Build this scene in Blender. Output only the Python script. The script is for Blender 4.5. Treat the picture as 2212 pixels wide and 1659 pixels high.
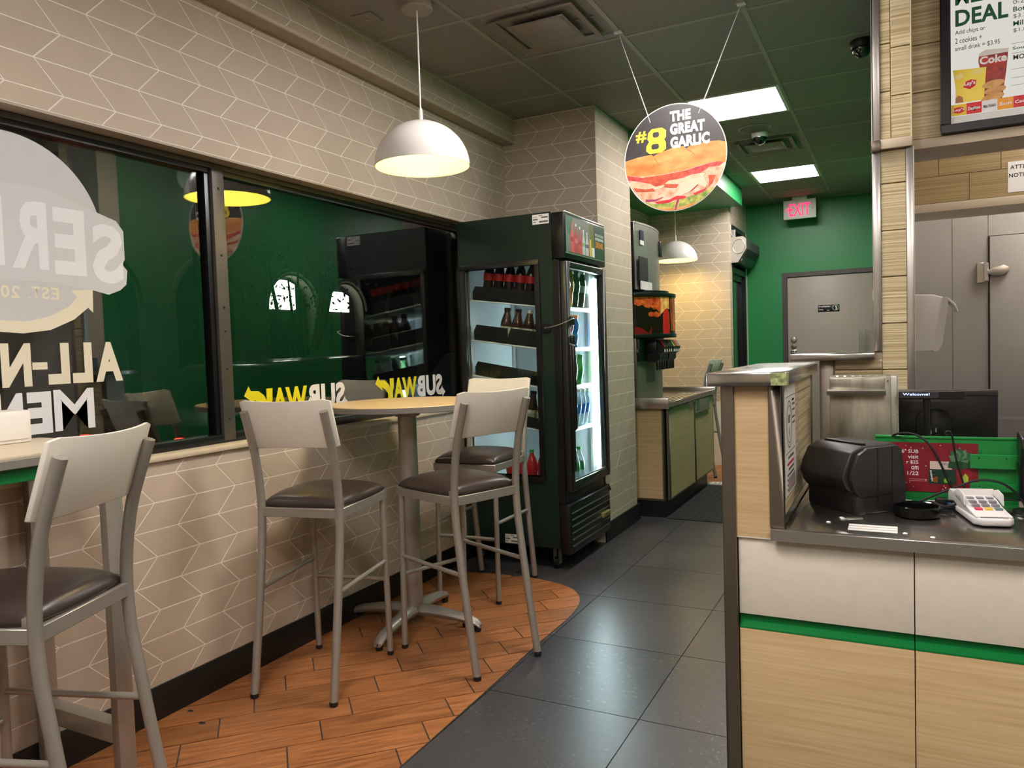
import bpy, bmesh, math, random
from mathutils import Vector, Matrix
random.seed(7)
PI = math.pi
sc = bpy.context.scene
COL = sc.collection
for o in list(bpy.data.objects):
    bpy.data.objects.remove(o, do_unlink=True)

# ------------------------------------------------------------------ camera, world, exposure
EYE = 1.345
yaw, pit, rol = math.radians(27.0038), math.radians(-2.657), math.radians(-1.8676)
fw = Vector((-math.sin(yaw)*math.cos(pit), math.cos(yaw)*math.cos(pit), math.sin(pit)))
rt = Vector((math.cos(yaw), math.sin(yaw), 0.0))
up = rt.cross(fw)
rt2 = math.cos(rol)*rt + math.sin(rol)*up
up2 = -math.sin(rol)*rt + math.cos(rol)*up
cam = bpy.data.objects.new('camera', bpy.data.cameras.new('camera'))
COL.objects.link(cam)
mw = Matrix.Identity(4)
for i in range(3):
    mw[i][0], mw[i][1], mw[i][2] = rt2[i], up2[i], -fw[i]
mw[2][3] = EYE
cam.matrix_world = mw
cam.data.sensor_width = 36.0
cam.data.lens = 36.0*1639.08/2212.0
cam.data.clip_start = 0.05
cam.data.clip_end = 200
sc.camera = cam

world = bpy.data.worlds.new('night')
sc.world = world
world.use_nodes = True
bgn = world.node_tree.nodes['Background']
bgn.inputs[0].default_value = (0.010, 0.013, 0.018, 1)
bgn.inputs[1].default_value = 0.25

vs = sc.view_settings
vs.view_transform = 'Standard'
vs.look = 'None'
vs.gamma = 1.0
vs.use_curve_mapping = False
vs.exposure = 1.92
sc.cycles.use_denoising = True
sc.cycles.max_bounces = 10
sc.cycles.transparent_max_bounces = 16
sc.cycles.sample_clamp_indirect = 8.0
sc.cycles.caustics_reflective = False
sc.cycles.caustics_refractive = False

# brightness of the lamps the place has
K_TROFFER = 12.0
K_PENDANT = 5.5
K_FRIDGE = 22.0

# ------------------------------------------------------------------ materials
def lin(c):
    out = []
    for v in c:
        v = v/255.0
        out.append(v/12.92 if v <= 0.04045 else ((v+0.055)/1.055)**2.4)
    return tuple(out)

MATS = {}
def M(name, rgb, rough=0.5, metal=0.0, var=0.0, scale=6.0, stretch=(1, 1, 1), bump=0.0, bscale=40.0,
      rnd=0.0, spec=0.5, coat=0.0, rgb2=None, detail=4.0, trans=0.0, rvar=0.0, bstretch=None):
    if name in MATS:
        return MATS[name]
    m = bpy.data.materials.new(name)
    m.use_nodes = True
    nt = m.node_tree
    N, L = nt.nodes, nt.links
    b = N['Principled BSDF']
    c = lin(rgb)
    b.inputs['Base Color'].default_value = (*c, 1)
    b.inputs['Roughness'].default_value = rough
    b.inputs['Metallic'].default_value = metal
    b.inputs['Specular IOR Level'].default_value = spec
    b.inputs['Coat Weight'].default_value = coat
    b.inputs['Transmission Weight'].default_value = trans
    vec = None
    def vecnode(st):
        tc = N.new('ShaderNodeTexCoord'); mp = N.new('ShaderNodeMapping')
        mp.inputs['Scale'].default_value = st
        L.new(tc.outputs['Object'], mp.inputs['Vector'])
        oi = N.new('ShaderNodeObjectInfo')
        ad = N.new('ShaderNodeVectorMath'); ad.operation = 'ADD'
        mu = N.new('ShaderNodeMath'); mu.operation = 'MULTIPLY'; mu.inputs[1].default_value = 37.0
        L.new(oi.outputs['Random'], mu.inputs[0])
        L.new(mp.outputs[0], ad.inputs[0]); L.new(mu.outputs[0], ad.inputs[1])
        return ad.outputs[0]
    col_out = None
    if var or rgb2:
        no = N.new('ShaderNodeTexNoise')
        no.inputs['Scale'].default_value = scale
        no.inputs['Detail'].default_value = detail
        L.new(vecnode(stretch), no.inputs['Vector'])
        rp = N.new('ShaderNodeValToRGB')
        if rgb2:
            c0, c1 = c, lin(rgb2)
        else:
            c0 = tuple(max(0, x*(1-var)) for x in c); c1 = tuple(min(1, x*(1+var)) for x in c)
        rp.color_ramp.elements[0].position = 0.32; rp.color_ramp.elements[0].color = (*c0, 1)
        rp.color_ramp.elements[1].position = 0.68; rp.color_ramp.elements[1].color = (*c1, 1)
        L.new(no.outputs['Fac'], rp.inputs[0])
        col_out = rp.outputs[0]
        if rvar:
            mr = N.new('ShaderNodeMapRange')
            mr.inputs['To Min'].default_value = max(0, rough-rvar); mr.inputs['To Max'].default_value = rough+rvar
            L.new(no.outputs['Fac'], mr.inputs['Value']); L.new(mr.outputs[0], b.inputs['Roughness'])
    if rnd:
        oi = N.new('ShaderNodeObjectInfo')
        mr = N.new('ShaderNodeMapRange')
        mr.inputs['To Min'].default_value = 1-rnd; mr.inputs['To Max'].default_value = 1+rnd
        L.new(oi.outputs['Random'], mr.inputs['Value'])
        hs = N.new('ShaderNodeHueSaturation')
        if col_out: L.new(col_out, hs.inputs['Color'])
        else: hs.inputs['Color'].default_value = (*c, 1)
        L.new(mr.outputs[0], hs.inputs['Value'])
        col_out = hs.outputs[0]
    if col_out:
        L.new(col_out, b.inputs['Base Color'])
    if bump:
        no2 = N.new('ShaderNodeTexNoise'); no2.inputs['Scale'].default_value = bscale
        no2.inputs['Detail'].default_value = 3
        L.new(vecnode(bstretch or stretch), no2.inputs['Vector'])
        bp = N.new('ShaderNodeBump'); bp.inputs['Strength'].default_value = bump; bp.inputs['Distance'].default_value = 0.003
        L.new(no2.outputs['Fac'], bp.inputs['Height']); L.new(bp.outputs[0], b.inputs['Normal'])
    MATS[name] = m
    return m

def EM(name, rgb, s):
    if name in MATS: return MATS[name]
    m = bpy.data.materials.new(name); m.use_nodes = True
    nt = m.node_tree; nt.nodes.clear()
    e = nt.nodes.new('ShaderNodeEmission'); o = nt.nodes.new('ShaderNodeOutputMaterial')
    e.inputs[0].default_value = (*lin(rgb), 1); e.inputs[1].default_value = s
    nt.links.new(e.outputs[0], o.inputs[0]); MATS[name] = m
    return m

def GLASS(name, tint=(235, 242, 238), boost=1.0, base=0.0, rough=0.0):
    """clear sheet: transparent with a Schlick reflection, the same from both sides"""
    if name in MATS: return MATS[name]
    m = bpy.data.materials.new(name); m.use_nodes = True
    nt = m.node_tree; nt.nodes.clear(); N, L = nt.nodes, nt.links
    o = N.new('ShaderNodeOutputMaterial'); mx = N.new('ShaderNodeMixShader')
    t = N.new('ShaderNodeBsdfTransparent'); g = N.new('ShaderNodeBsdfGlossy'); f = N.new('ShaderNodeLayerWeight')
    t.inputs[0].default_value = (*lin(tint), 1); g.inputs['Roughness'].default_value = rough
    g.inputs['Color'].default_value = (1, 1, 1, 1)
    f.inputs['Blend'].default_value = 0.5
    pw = N.new('ShaderNodeMath'); pw.operation = 'POWER'; pw.inputs[1].default_value = 5.0
    ma = N.new('ShaderNodeMath'); ma.operation = 'MULTIPLY_ADD'; ma.inputs[1].default_value = 0.95*boost; ma.inputs[2].default_value = 0.042*boost+base
    ma.use_clamp = True
    L.new(f.outputs['Facing'], pw.inputs[0]); L.new(pw.outputs[0], ma.inputs[0])
    L.new(ma.outputs[0], mx.inputs[0]); L.new(t.outputs[0], mx.inputs[1]); L.new(g.outputs[0], mx.inputs[2])
    L.new(mx.outputs[0], o.inputs[0]); MATS[name] = m
    return m

def RIB(name, rgb, rgb2, freq, rough=0.45, strength=0.6, axis='Z'):
    """ribbed ceramic tile: fine horizontal ridges as relief, light and dark streaks"""
    if name in MATS: return MATS[name]
    m = bpy.data.materials.new(name); m.use_nodes = True
    nt = m.node_tree; N, L = nt.nodes, nt.links; b = N['Principled BSDF']
    b.inputs['Roughness'].default_value = rough
    tc = N.new('ShaderNodeTexCoord'); mp = N.new('ShaderNodeMapping')
    mp.inputs['Scale'].default_value = (1.2, 1.2, freq) if axis == 'Z' else (freq, 1.2, 1.2)
    L.new(tc.outputs['Object'], mp.inputs['Vector'])
    oi = N.new('ShaderNodeObjectInfo'); ad = N.new('ShaderNodeVectorMath'); ad.operation = 'ADD'
    mu = N.new('ShaderNodeMath'); mu.operation = 'MULTIPLY'; mu.inputs[1].default_value = 23.0
    L.new(oi.outputs['Random'], mu.inputs[0]); L.new(mp.outputs[0], ad.inputs[0]); L.new(mu.outputs[0], ad.inputs[1])
    no = N.new('ShaderNodeTexNoise'); no.inputs['Scale'].default_value = 1.0; no.inputs['Detail'].default_value = 3.0
    L.new(ad.outputs[0], no.inputs['Vector'])
    rp = N.new('ShaderNodeValToRGB')
    rp.color_ramp.elements[0].position = 0.35; rp.color_ramp.elements[0].color = (*lin(rgb), 1)
    rp.color_ramp.elements[1].position = 0.65; rp.color_ramp.elements[1].color = (*lin(rgb2), 1)
    L.new(no.outputs['Fac'], rp.inputs[0]); L.new(rp.outputs[0], b.inputs['Base Color'])
    bp = N.new('ShaderNodeBump'); bp.inputs['Strength'].default_value = strength; bp.inputs['Distance'].default_value = 0.004
    L.new(no.outputs['Fac'], bp.inputs['Height']); L.new(bp.outputs[0], b.inputs['Normal'])
    MATS[name] = m
    return m

def SCUFF(name, rgb, rgb2, rough, scale, thr, big=1.5):
    """dark floor tile with pale worn flecks"""
    if name in MATS: return MATS[name]
    m = M(name, rgb, rough, var=0.25, scale=big, rnd=0.10, bump=0.08, bscale=60)
    nt = m.node_tree; N, L = nt.nodes, nt.links; b = N['Principled BSDF']
    src = b.inputs['Base Color'].links[0].from_socket
    tc = N.new('ShaderNodeTexCoord'); geo = N.new('ShaderNodeNewGeometry')
    no = N.new('ShaderNodeTexNoise'); no.inputs['Scale'].default_value = scale; no.inputs['Detail'].default_value = 8
    no.inputs['Distortion'].default_value = 1.2
    L.new(geo.outputs['Position'], no.inputs['Vector'])
    no2 = N.new('ShaderNodeTexNoise'); no2.inputs['Scale'].default_value = 2.2; no2.inputs['Detail'].default_value = 2
    L.new(geo.outputs['Position'], no2.inputs['Vector'])
    mr = N.new('ShaderNodeMapRange'); mr.inputs['From Min'].default_value = thr; mr.inputs['From Max'].default_value = thr+0.06
    L.new(no.outputs['Fac'], mr.inputs['Value'])
    mr2 = N.new('ShaderNodeMapRange'); mr2.inputs['From Min'].default_value = 0.38; mr2.inputs['From Max'].default_value = 0.62
    L.new(no2.outputs['Fac'], mr2.inputs['Value'])
    mu = N.new('ShaderNodeMath'); mu.operation = 'MULTIPLY'
    L.new(mr.outputs[0], mu.inputs[0]); L.new(mr2.outputs[0], mu.inputs[1])
    mu2 = N.new('ShaderNodeMath'); mu2.operation = 'MULTIPLY'; mu2.inputs[1].default_value = 0.38
    L.new(mu.outputs[0], mu2.inputs[0])
    mx = N.new('ShaderNodeMix'); mx.data_type = 'RGBA'
    L.new(mu2.outputs[0], mx.inputs['Factor']); L.new(src, mx.inputs['A']); mx.inputs['B'].default_value = (*lin(rgb2), 1)
    L.new(mx.outputs['Result'], b.inputs['Base Color'])
    return m

# ------------------------------------------------------------------ mesh building
class MB:
    def __init__(s):
        s.v = []; s.f = []
    def add(s, verts, faces):
        k = len(s.v); s.v += [tuple(v) for v in verts]; s.f += [tuple(i+k for i in f) for f in faces]
        return s
    def box(s, x0, x1, y0, y1, z0, z1):
        return s.add([(x0,y0,z0),(x1,y0,z0),(x1,y1,z0),(x0,y1,z0),(x0,y0,z1),(x1,y0,z1),(x1,y1,z1),(x0,y1,z1)],
                     [(0,3,2,1),(4,5,6,7),(0,1,5,4),(1,2,6,5),(2,3,7,6),(3,0,4,7)])
    def tube(s, pts, r, n=12, caps=True):
        pts = [Vector(p) for p in pts]
        rr = r if isinstance(r, (list, tuple)) else [r]*len(pts)
        rings = []
        prev = None
        for i, p in enumerate(pts):
            a = pts[max(0, i-1)]; b = pts[min(len(pts)-1, i+1)]
            t = (b-a)
            if t.length < 1e-9: t = Vector((0, 0, 1))
            t.normalize()
            if prev is None:
                ref = Vector((0, 0, 1)) if abs(t.z) < 0.9 else Vector((1, 0, 0))
                u = t.cross(ref).normalized()
            else:
                u = (prev - t*prev.dot(t)).normalized()
            prev = u
            w = t.cross(u)
            rings.append([p + u*(rr[i]*math.cos(2*PI*k/n)) + w*(rr[i]*math.sin(2*PI*k/n)) for k in range(n)])
        V = [v for R in rings for v in R]; F = []
        for i in range(len(rings)-1):
            for k in range(n):
                F.append((i*n+k, i*n+(k+1) % n, (i+1)*n+(k+1) % n, (i+1)*n+k))
        if caps:
            F.append(tuple(reversed(range(n)))); F.append(tuple(range((len(rings)-1)*n, len(rings)*n)))
        return s.add(V, F)
    def cyl(s, p, q, r, r2=None, n=20):
        return s.tube([p, q], [r, r if r2 is None else r2], n)
    def lathe(s, prof, c=(0, 0, 0), n=24, axis=None, caps=True):
        """prof: list of (radius, height); axis None = z up"""
        c = Vector(c); ax = Vector(axis or (0, 0, 1)).normalized()
        ref = Vector((1, 0, 0)) if abs(ax.x) < 0.9 else Vector((0, 1, 0))
        u = ax.cross(ref).normalized(); w = ax.cross(u)
        V = []; F = []
        for r, hgt in prof:
            for k in range(n):
                a = 2*PI*k/n
                V.append(c + ax*hgt + u*(r*math.cos(a)) + w*(r*math.sin(a)))
        for i in range(len(prof)-1):
            for k in range(n):
                F.append((i*n+k, i*n+(k+1) % n, (i+1)*n+(k+1) % n, (i+1)*n+k))
        if caps:
            if prof[0][0] > 1e-6: F.append(tuple(reversed(range(n))))
            if prof[-1][0] > 1e-6: F.append(tuple(range((len(prof)-1)*n, len(prof)*n)))
        return s.add(V, F)
    def prism(s, poly, O, U, V, d0, d1):
        O = Vector(O); U = Vector(U); V = Vector(V); N = U.cross(V).normalized()
        n = len(poly)
        a = [O + U*p[0] + V*p[1] + N*d0 for p in poly]; b = [O + U*p[0] + V*p[1] + N*d1 for p in poly]
        F = [tuple(reversed(range(n))), tuple(range(n, 2*n))]
        for i in range(n):
            j = (i+1) % n
            F.append((i, j, n+j, n+i))
        return s.add(a+b, F)
    def mesh(s, name, bevel=0.0, seg=2, smooth=False):
        me = bpy.data.meshes.new(name)
        me.from_pydata(s.v, [], s.f)
        bm = bmesh.new(); bm.from_mesh(me)
        bmesh.ops.remove_doubles(bm, verts=bm.verts, dist=1e-6)
        bmesh.ops.recalc_face_normals(bm, faces=bm.faces)
        if bevel:
            ed = [e for e in bm.edges if len(e.link_faces) == 2 and e.calc_face_angle(0) > 0.5]
            bmesh.ops.bevel(bm, geom=ed, offset=bevel, segments=seg, profile=0.5, affect='EDGES', clamp_overlap=True)
        bm.to_mesh(me); bm.free()
        if smooth:
            for p in me.polygons: p.use_smooth = True
            me.set_sharp_from_angle(angle=math.radians(38))
        return me
    def build(s, name, mat, parent=None, bevel=0.0, seg=2, smooth=False):
        return put(name, s.mesh(name, bevel, seg, smooth), mat, parent)

def put(name, me, mat, parent=None):
    if mat and not me.materials: me.materials.append(mat)
    o = bpy.data.objects.new(name, me); COL.objects.link(o)
    if parent is not None: o.parent = parent
    return o

def tag(o, label, cat, group=None, kind=None):
    o['label'] = label; o['category'] = cat
    if group: o['group'] = group
    if kind: o['kind'] = kind
    return o
def struct(o, label, cat):
    o['kind'] = 'structure'; o['label'] = label; o['category'] = cat
    return o
def thing(name, label, cat, loc=(0, 0, 0), rz=0.0, group=None, kind=None):
    o = bpy.data.objects.new(name, None); COL.objects.link(o)
    o.location = loc; o.rotation_euler = (0, 0, rz); o.empty_display_size = 0.05
    return tag(o, label, cat, group, kind)
def copy_tree(o, parent=None):
    c = o.copy(); COL.objects.link(c); c.parent = parent
    for ch in list(o.children): copy_tree(ch, c)
    return c
def B(name, mat, parent, x0, x1, y0, y1, z0, z1, bevel=0.0, seg=2):
    return MB().box(x0, x1, y0, y1, z0, z1).build(name, mat, parent, bevel, seg, smooth=bevel > 0)

def text_mesh(s, bold):
    cu = bpy.data.curves.new('t', 'FONT'); cu.body = s; cu.size = 1.0; cu.offset = bold
    cu.resolution_u = 3; cu.fill_mode = 'FRONT'; cu.space_character = 1.0+bold*1.2
    ob = bpy.data.objects.new('t', cu)
    me = bpy.data.meshes.new_from_object(ob)
    bpy.data.objects.remove(ob); bpy.data.curves.remove(cu)
    return me
def text(name, s, O, U, V, w, h, mat, parent, bold=0.0, lift=0.0006, fit=True):
    """flat lettering fitted in a w x h box whose lower left corner is O; U reading direction, V up"""
    me = text_mesh(s, bold); me.name = name
    xs = [v.co.x for v in me.vertices]; ys = [v.co.y for v in me.vertices]
    x0, x1, y0, y1 = min(xs), max(xs), min(ys), max(ys)
    O = Vector(O); U = Vector(U).normalized(); V = Vector(V).normalized(); N = U.cross(V)
    sy = h/(y1-y0); sx = w/(x1-x0) if w else sy
    for v in me.vertices:
        v.co = O + U*((v.co.x-x0)*sx) + V*((v.co.y-y0)*sy) + N*lift
    me.materials.clear()
    return put(name, me, mat, parent)

def cat_spline(pts, n=8, closed=False):
    P = [Vector(p) for p in pts]; out = []
    m = len(P)
    rng = range(m if closed else m-1)
    for i in rng:
        p0 = P[(i-1) % m] if closed or i > 0 else P[0]*2-P[1]
        p1 = P[i]; p2 = P[(i+1) % m]
        p3 = P[(i+2) % m] if closed or i+2 < m else P[m-1]*2-P[m-2]
        for k in range(n):
            t = k/n
            out.append(0.5*((2*p1)+(p2-p0)*t+(2*p0-5*p1+4*p2-p3)*t*t+(3*p1-p0-3*p2+p3)*t**3))
    if not closed: out.append(P[-1])
    return out

def clip(poly, hp):
    """clip polygon by half planes (a,b,c): a*x+b*y<=c"""
    for a, b, c in hp:
        out = []
        n = len(poly)
        for i in range(n):
            p, q = poly[i], poly[(i+1) % n]
            dp, dq = a*p[0]+b*p[1]-c, a*q[0]+b*q[1]-c
            if dp <= 0: out.append(p)
            if dp*dq < 0:
                t = dp/(dp-dq); out.append((p[0]+(q[0]-p[0])*t, p[1]+(q[1]-p[1])*t))
        poly = out
        if len(poly) < 3: return []
    return poly
def area(p):
    return abs(sum(p[i][0]*p[(i+1) % len(p)][1]-p[(i+1) % len(p)][0]*p[i][1] for i in range(len(p))))/2
def rect_hp(u0, u1, v0, v1):
    return [(-1, 0, -u0), (1, 0, u1), (0, -1, -v0), (0, 1, v1)]

# ------------------------------------------------------------------ palette
m_tile = M('beige_wall_tile', (192, 176, 157), 0.6, var=0.03, scale=9, rnd=0.03, bump=0.05, bscale=90, spec=0.3)
m_grout = M('pale_grout', (240, 231, 218), 0.7, spec=0.2)
m_beam = M('beam_paint', (170, 156, 136), 0.5)
m_green = M('green_wall_paint', (36, 134, 74), 0.42, var=0.04, scale=3, bump=0.03, bscale=120)
m_black = M('black_vinyl', (20, 19, 19), 0.42, var=0.15, scale=4)
m_blackp = M('black_plastic', (16, 16, 17), 0.32)
m_ctile = M('ceiling_tile', (146, 139, 132), 0.85, var=0.05, scale=30, bump=0.35, bscale=70, rnd=0.02)
m_cgrid = M('ceiling_grid', (164, 157, 149), 0.55)
m_floort = SCUFF('charcoal_floor_tile', (60, 58, 60), (150, 148, 146), 0.32, 60, 0.60)
m_plank = M('wood_look_plank', (130, 79, 44), 0.38, rgb2=(174, 114, 68), scale=5.0, stretch=(1.4, 14, 1), rnd=0.16, detail=6, bump=0.10, bscale=10, bstretch=(1.4, 18, 1), rvar=0.08)
m_slab = M('dark_grout', (38, 35, 33), 0.8)
m_steel = M('brushed_steel', (196, 192, 186), 0.30, metal=0.9, var=0.03, scale=5, stretch=(10, 10, 1), rvar=0.04)
m_steelh = M('brushed_steel_sheet', (178, 174, 168), 0.20, metal=0.95, var=0.03, scale=4, stretch=(1, 10, 1), rvar=0.05)
m_bronze = M('dark_steel_trim', (128, 118, 106), 0.36, metal=0.85, var=0.04, scale=4)
m_mull = M('mullion_metal', (84, 80, 73), 0.5, metal=0.4, var=0.05, scale=20)
m_frame = M('grey_metal_tube', (164, 158, 148), 0.38, metal=0.5, var=0.03, scale=30)
m_seat = M('brown_vinyl_seat', (58, 47, 42), 0.33, var=0.08, scale=5, bump=0.04, bscale=60)
m_backr = M('cream_laminate_back', (228, 222, 208), 0.38, var=0.03, scale=7)
m_rubber = M('black_rubber', (14, 14, 14), 0.6)
m_white = M('white_plastic', (232, 229, 222), 0.35)
m_enamel = M('white_enamel', (226, 221, 216), 0.22)
m_lime = M('lime_enamel', (240, 245, 146), 0.4)
m_maple = M('maple_laminate', (206, 176, 128), 0.35, rgb2=(222, 196, 150), scale=3, stretch=(1, 10, 1))
m_edge = M('grey_table_edge', (128, 122, 116), 0.4)
m_oak = M('oak_laminate', (196, 164, 118), 0.42, rgb2=(214, 186, 142), scale=3.0, stretch=(1.2, 1.2, 42), detail=8)
m_oakv = M('oak_laminate_dark', (184, 160, 116), 0.42, rgb2=(200, 178, 136), scale=3.0, stretch=(1.2, 1.2, 30), detail=7)
m_ivory = M('ivory_panel', (226, 216, 198), 0.4, var=0.02, scale=40)
m_gstrip = M('green_strip', (14, 120, 56), 0.3)
m_ribt = RIB('ribbed_cream_tile', (176, 156, 112), (228, 212, 172), 150)
m_ribd = RIB('ribbed_tan_tile', (150, 128, 86), (176, 152, 106), 150)
m_trim = M('beige_trim', (206, 190, 164), 0.5)
m_walkin = M('grey_walkin_panel', (150, 147, 143), 0.42, metal=0.2, var=0.05, scale=3, bump=0.05, bscale=200)
m_doorg = M('taupe_door', (164, 152, 142), 0.45)
m_doorf = M('dark_door_frame', (74, 66, 62), 0.45)
m_fgreen = M('dark_green_vinyl', (16, 36, 28), 0.35, var=0.10, scale=4)
m_glass = GLASS('window_glass', (225, 232, 228), 1.0, 0.055)
m_fglass = GLASS('fridge_glass', (244, 248, 246), 0.45, 0.0)
m_acryl = GLASS('clear_acrylic', (232, 236, 236), 1.3, 0.05)
m_paper = M('white_paper', (238, 236, 230), 0.6)
m_ink = M('black_ink', (28, 28, 30), 0.5)
m_white_ink = M('white_ink', (240, 238, 234), 0.45)
m_yellow_ink = M('yellow_ink', (246, 200, 48), 0.45)
m_green_ink = M('green_ink', (24, 92, 62), 0.5)
m_red_ink = M('red_ink', (206, 32, 44), 0.45)

# ================================================================== STRUCTURE
H = 2.949            # ceiling height
XL = -2.478          # left wall face
YB = 9.44            # far green wall
def chevron(parent, O, U, V, u0, u1, v0, v1, L, R, up_, vb, mat, solo=(-99, 99), thick=0.0008, gap=0.0044, name='tile'):
    """chevron wall tiles, each its own piece, recessed joints between them"""
    O = Vector(O); U = Vector(U); V = Vector(V)
    g2 = gap/2; gu = g2*math.hypot(R, L/2)/R
    shared = {}
    field = MB(); nf = 0
    hp = rect_hp(u0, u1, v0, v1)
    r0 = math.floor((v0-vb)/R)-1; r1 = math.ceil((v1-vb)/R)+1
    c0 = math.floor((u0-up_)/L)-2; c1 = math.ceil((u1-up_)/L)+2
    for r in range(r0, r1):
        ob_ = 0.0 if r % 2 == 0 else -L/2
        ot_ = -L/2 if r % 2 == 0 else 0.0
        va, vt = g2, R-g2
        ua = ob_+(ot_-ob_)*va/R; ut = ob_+(ot_-ob_)*vt/R
        base = [(ua+gu, va), (ua+L-gu, va), (ut+L-gu, vt), (ut+gu, vt)]
        for c in range(c0, c1):
            du, dv = up_+c*L, vb+r*R
            poly = clip([(p[0]+du, p[1]+dv) for p in base], hp)
            if not poly or area(poly) < 0.0002: continue
            cu = sum(p[0] for p in poly)/len(poly)
            if not (solo[0] <= cu <= solo[1]):
                field.prism(poly, O, U, V, 0, thick); nf += 1
                continue
            if area(poly) > area(base)*0.999:
                k = r % 2
                if k not in shared:
                    shared[k] = MB().prism(base, (0, 0, 0), U, V, 0, thick).mesh(name)
                o = put(name, shared[k], mat, parent)
                o.location = O+U*du+V*dv
            else:
                MB().prism(poly, O, U, V, 0, thick).build(name, mat, parent)
    if nf:
        f = field.build('tile_field', mat, parent); f['kind'] = 'stuff'

# ---- floor ---------------------------------------------------------------
floor = struct(B('floor', m_slab, None, -2.62, 3.2, -3.0, 9.5, -0.12, -0.003), 'dark tiled and wood plank floor of the sandwich shop', 'floor')
TX = [-0.84+0.6096*k for k in range(-4, 3)]
TY = [2.565+0.6108*k for k in range(-6, 13)]
gap = 0.004
tile_me = MB().box(gap/2, 0.6096-gap/2, gap/2, 0.6108-gap/2, -0.012, 0).mesh('floor_tile')
for x in TX[:-1]:
    for y in TY[:-1]:
        if x > -0.3 or y+0.61 < 0.2: continue
        if x < XL or x+0.6096 > -0.2 or y+0.611 > YB:
            x0, x1 = max(x+gap/2, XL), min(x+0.6096-gap/2, 0.0); y1 = min(y+0.6108-gap/2, YB)
            if x1-x0 < 0.02: continue
            B('floor_tile', m_floort, floor, x0, x1, y+gap/2, y1, -0.012, 0)
        else:
            o = put('floor_tile', tile_me, m_floort, floor); o.location = (x, y, 0)
B('kitchen_floor', m_floort, floor, -0.22, 3.1, 1.0, 9.4, -0.012, -0.0005)
# wood-look planks laid at 45 degrees inside the curved seating area
edge = cat_spline([(-1.45, 0.3, 0), (-1.45, 1.3, 0), (-1.452, 1.955, 0), (-1.459, 2.562, 0), (-1.470, 3.019, 0), (-1.470, 3.25, 0), (-1.472, 3.45, 0),
                   (-1.502, 3.641, 0), (-1.567, 3.776, 0), (-1.684, 3.877, 0), (-1.913, 3.946, 0), (-2.146, 3.938, 0), (-2.31, 3.913, 0), (-2.47, 3.86, 0)], 5)
W1 = [(p.x, p.y) for p in edge] + [(XL, 3.86), (XL, 0.3)]
W2 = [(XL, 7.24), (-1.25, 7.24), (-1.25, 8.36), (XL, 8.36)]
PW, PL = 0.2155, 0.666      # row step in (y-x), plank length in (y+x)
def planks(W, skip_y=0.3):
    for k in range(-14, 40):
        c0 = 3.79+PW*k
        s0 = 0.358+0.17*(k-1)
        for n in range(-9, 18):
            sa = s0+PL*n
            g = 0.0038
            hp = [(1, -1, -(c0+g)), (-1, 1, c0+PW-g), (-1, -1, -(sa+g)), (1, 1, sa+PL-g)]
            poly = clip(W, hp)
            if not poly or area(poly) < 0.0008: continue
            cx = (sa+PL/2-(c0+PW/2))/2; cy = (sa+PL/2+c0+PW/2)/2
            a = math.pi/4
            loc = [((p[0]-cx)*math.cos(a)+(p[1]-cy)*math.sin(a), -(p[0]-cx)*math.sin(a)+(p[1]-cy)*math.cos(a)) for p in poly]
            o = MB().prism(loc, (0, 0, 0), (1, 0, 0), (0, 1, 0), 0.0003, 0.0030).build('plank', m_plank, floor)
            o.location = (cx, cy, 0); o.rotation_euler = (0, 0, a)
planks(W1)
planks(W2)
MB().tube([(p.x+0.002, p.y, 0.0012) for p in edge], 0.0022, 6).build('edge_strip', m_bronze, floor)
# small chips knocked out of two planks
for cx, cy, r in ((-2.42, 1.955, 0.012), (-2.30, 1.905, 0.014)):
    MB().prism([(r*1.2, 0), (r*.5, r*.7), (-r, r*.5), (-r*1.2, -r*.3), (0, -r*.7)], (cx, cy, 0.0031), (1, 0, 0), (0, 1, 0), 0, 0.0004).build('chip', m_slab, floor)

# ---- ceiling ---------------------------------------------------------------
ceil = struct(B('ceiling', m_ctile, None, -2.62, 3.2, -3.0, 9.5, H+0.012, H+0.10), 'suspended ceiling of square white tiles with metal grid', 'ceiling')
GX = [-0.65+0.6096*k for k in range(-3, 7)]
GY = [3.275+0.6096*k for k in range(-8, 11)]
cme = MB().box(0.006, 0.6036, 0.006, 0.6036, H, H+0.012).mesh('ceiling_tile')
LIGHT_CELLS = [(-1.2596, 5.1038), (-1.2596, 7.5422), (-1.2596, 2.6654), (-1.2596, 0.2270), (0.5692, -0.3826), (-0.6500, -1.6018)]
VENT_CELLS = [(-1.8692, 3.275), (-1.2596, 6.323)]
def near(a, L): return any(abs(a[0]-b[0]) < 0.05 and abs(a[1]-b[1]) < 0.05 for b in L)
for x in GX[:-1]:
    for y in GY[:-1]:
        if near((x, y), LIGHT_CELLS) or near((x, y), VENT_CELLS): continue
        if x > -0.1 and y > 3.0 or x > 1.4: continue
        o = put('ceiling_tile', cme, m_ctile, ceil); o.location = (x, y, 0)
        if y+0.61 > YB: o.scale = (1, (YB-y)/0.6096, 1)
for x in GX[:-1]:
    if x < -2.4: continue
    B('grid_bar', m_cgrid, ceil, x-0.012, x+0.012, -1.6, YB if x < -0.1 else 3.3, H-0.003, H+0.010)
for y in GY:
    if y > YB: continue
    B('cross_bar', m_cgrid, ceil, XL, -0.07 if y > 3.3 else 1.5, y-0.012, y+0.012, H-0.002, H+0.009)
B('wall_angle', m_cgrid, ceil, -2.394, -2.372, -1.5, 4.84, H-0.003, H+0.002)
B('wall_angle', m_cgrid, ceil, -1.6, -0.08, YB-0.022, YB, H-0.003, H+0.002)

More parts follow.
